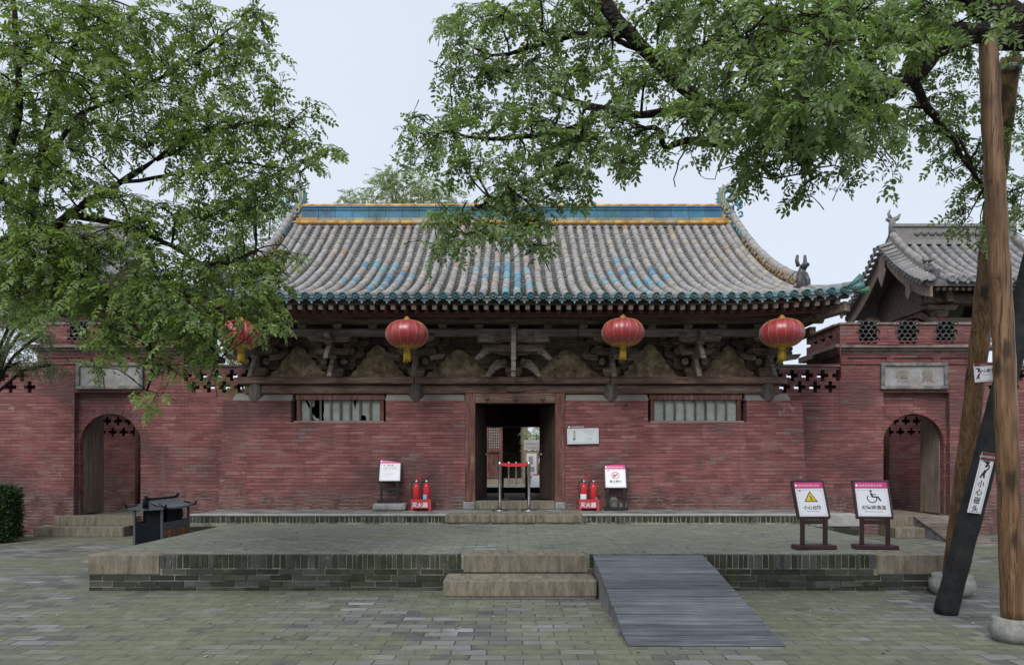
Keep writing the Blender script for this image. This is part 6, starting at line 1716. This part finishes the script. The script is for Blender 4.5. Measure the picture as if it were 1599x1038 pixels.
def far_tree(label, x, y, h, blobs, n, mat, ls, grp, seed, name='far_tree', tpl=None):
    rr_ = random.Random(seed)
    t = thing(name, label, 'tree', (x, y, 0), grp)
    m = MB(); tp_ = Vector((x, y, h*.75)); m.tube(smooth_path([(x, y, 0), (x+.1, y, h*.4), tp_], .5, .03, seed), .16 if h > 6 else .06, 8)
    pos, dirs, ups, sc, val = [], [], [], [], []
    for (dx, dy, z, rx, rz, k) in blobs:
        c = Vector((x+dx, y+dy, z)); s = Vector((x+.05, y, min(z, h*.7)*.8))
        m.tube(smooth_path([s, s.lerp(c, .5)+Vector((0, 0, .2)), c], .3, .03, seed), [.06, .05]+[.03]*200 if False else .03, 5)
        for q in range(int(n*k)):
            a = rr_.uniform(0, 2*math.pi); b = math.acos(rr_.uniform(-1, 1)); r = rr_.random()**.45
            if mnoise.noise(Vector((math.cos(a)*2+dx, math.sin(a)*2+z, b*2+seed))) < -.22: continue
            o_ = Vector((math.cos(a)*math.sin(b)*rx*r, math.sin(a)*math.sin(b)*rx*r, math.cos(b)*rz*r))
            pos.append(tuple(c+o_)); dirs.append((o_.x+rr_.uniform(-.6, .6), o_.y+rr_.uniform(-.6, .6), rr_.uniform(-.6, .4))); ups.append((rr_.gauss(0, .5), rr_.gauss(-.2, .5), 1)); sc.append(ls*rr_.uniform(.7, 1.3)); val.append(rr_.random())
    m.build('trunk', M_BARK, t)
    leaves_mesh('crown', mat, pos, dirs, ups, sc, val, t, tpl)
    return t
G_F = 'pale trees behind the hall'
def bl(x, Y, items):
    out = []
    for px, py, rx, rz, k in items:
        q = P(px, py, Y); out.append((q.x-x, rnd.uniform(-.6, .6), q.z, rx*Y/F, rz*Y/F, k))
    return out
x = P(650, 0, 34).x
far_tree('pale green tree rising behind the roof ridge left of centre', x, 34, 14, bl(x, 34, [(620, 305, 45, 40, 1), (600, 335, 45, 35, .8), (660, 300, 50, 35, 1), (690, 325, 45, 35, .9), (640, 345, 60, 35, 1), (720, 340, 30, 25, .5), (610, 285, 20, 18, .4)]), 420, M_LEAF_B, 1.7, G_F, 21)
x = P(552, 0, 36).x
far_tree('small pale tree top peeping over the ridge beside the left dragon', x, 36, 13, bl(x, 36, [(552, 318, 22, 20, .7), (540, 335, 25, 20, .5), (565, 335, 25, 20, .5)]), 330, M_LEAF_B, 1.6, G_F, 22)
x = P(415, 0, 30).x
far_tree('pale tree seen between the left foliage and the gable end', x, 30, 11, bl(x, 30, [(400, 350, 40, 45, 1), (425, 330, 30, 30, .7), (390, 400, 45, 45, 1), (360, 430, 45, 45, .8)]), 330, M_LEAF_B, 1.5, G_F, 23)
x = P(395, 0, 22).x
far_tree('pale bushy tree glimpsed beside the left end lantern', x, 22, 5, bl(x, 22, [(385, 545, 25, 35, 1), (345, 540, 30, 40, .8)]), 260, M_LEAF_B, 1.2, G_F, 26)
# cypress by the hedge, bamboo in the rear court
CT = [leaf_template(k+20, 9, .16, .028, .008, .3) for k in range(3)]
x = P(-20, 0, 13.6).x
far_tree('thin grey green cypress above the hedge at the left edge', x, 13.6, 5.2, bl(x, 13.6, [(20, 510, 40, 22, 1), (55, 500, 34, 18, 1), (40, 550, 42, 22, 1), (5, 560, 40, 25, 1), (75, 525, 18, 18, .6), (60, 565, 28, 14, .5), (10, 470, 50, 30, 1)]), 170, M_LEAF_C, 1.5, None, 24, 'cypress_tree', CT)
BT = [leaf_template(k+40, 4, .22, .1, .022, .4) for k in range(3)]
x = P(838, 0, 28.5).x
far_tree('bright leafy shrub seen through the doorway', x, 28.5, 2.6, bl(x, 28.5, [(828, 690, 12, 18, 1), (838, 680, 18, 18, 1), (846, 700, 18, 22, 1), (820, 680, 10, 8, .25), (850, 670, 15, 15, .7), (838, 722, 12, 20, .6)]), 120, M_LEAF_B, .9, None, 25, 'leafy_shrub', BT)

# clipped hedge
t = thing('clipped_hedge', 'dark clipped hedge at the left edge below the wall', 'hedge', (-11, 14.2, 0))
m = MB(); m.box(-12.6, -10.02, 13.75, 14.25, .1, .94); m.build('branch_core', simple('hedge_core', (.012, .02, .01), .95, .3, 8), t)
pos, dirs, ups, sc, val = [], [], [], [], []
HT = [leaf_template(k+60, 4, .08, .035, .02, .2) for k in range(4)]
for k in range(5200):
    f = rnd.random(); x = rnd.uniform(-12.6, -9.96); y = rnd.uniform(13.7, 14.25); z = rnd.uniform(.05, 1.02); o = Vector((0, -1, .3))
    if f < .55: y = 13.72+rnd.gauss(0, .03)
    elif f < .8: z = 1.0+rnd.gauss(0, .03); o = Vector((0, -.2, 1))
    else: x = -9.98+rnd.gauss(0, .03); o = Vector((1, 0, .3))
    b_ = mnoise.noise(Vector((x*3, y*3, z*3)))*.06
    pos.append((x+b_*.5, y-b_, z+b_)); dirs.append((o.x+rnd.uniform(-.8, .8), o.y+rnd.uniform(-.8, .8), o.z+rnd.uniform(-.6, .8))); ups.append((rnd.gauss(0, .6), rnd.gauss(-.4, .6), 1)); sc.append(rnd.uniform(.8, 1.4)); val.append(rnd.random())
leaves_mesh('foliage', M_LEAF_H, pos, dirs, ups, sc, val, t, HT)

# fallen leaves and specks on the paving
lt = MB()
for k in range(520):
    x, y = rnd.uniform(-6.5, 7), rnd.uniform(5.4, 14.6)
    if PX0+.05 < x < PX1-.05 and PY0+.1 < y < PY1-.1: z = PH+.006
    elif PX0-.1 < x < PX1+.1 and 8.0 < y < PY1+.1: continue
    elif .9 < x < 2.45 and 6 < y < 8.8: continue
    elif y > 12.8 and abs(x) < 6.6: continue
    else: z = .006
    a = rnd.uniform(0, 6.28); L_ = rnd.uniform(.012, .032); w_ = L_*.4
    u = Vector((math.cos(a), math.sin(a), 0)); v = Vector((-u.y, u.x, 0)); c = Vector((x, y, z)); h = Vector((0, 0, rnd.uniform(.002, .01)))
    lt.poly([c-u*L_, c+v*w_+h, c+u*L_, c-v*w_+h], col=rnd.choice([(.3, .27, .12), (.4, .37, .3), (.18, .2, .07), (.42, .36, .1), (.12, .09, .06), (.45, .43, .38)]))
for (x, y, z) in ((1.36, 8.85, PH+.006), (4.78, 9.75, PH+.006), (-.85, 6.55, .006), (3.1, 7.6, .006)):
    for k in range(16):
        a = rnd.uniform(-.5, .5); s_ = (k % 2)*2-1
        c = Vector((x+(k//2)*.02-.08, y+.01*s_, z+.004)); u = Vector((.25+a*.3, s_, .15)).normalized()*.035; v = Vector((-u.y, u.x, 0))*.2
        lt.poly([c, c+u*.5+v, c+u, c+u*.5-v], col=(.2, .28, .05) if y > 8 else (.07, .13, .05))
lo = lt.build('fallen_leaves', M_TILE); lo['kind'] = 'stuff'; lo['label'] = 'small dry leaves and specks scattered on the paving'; lo['category'] = 'leaf litter'
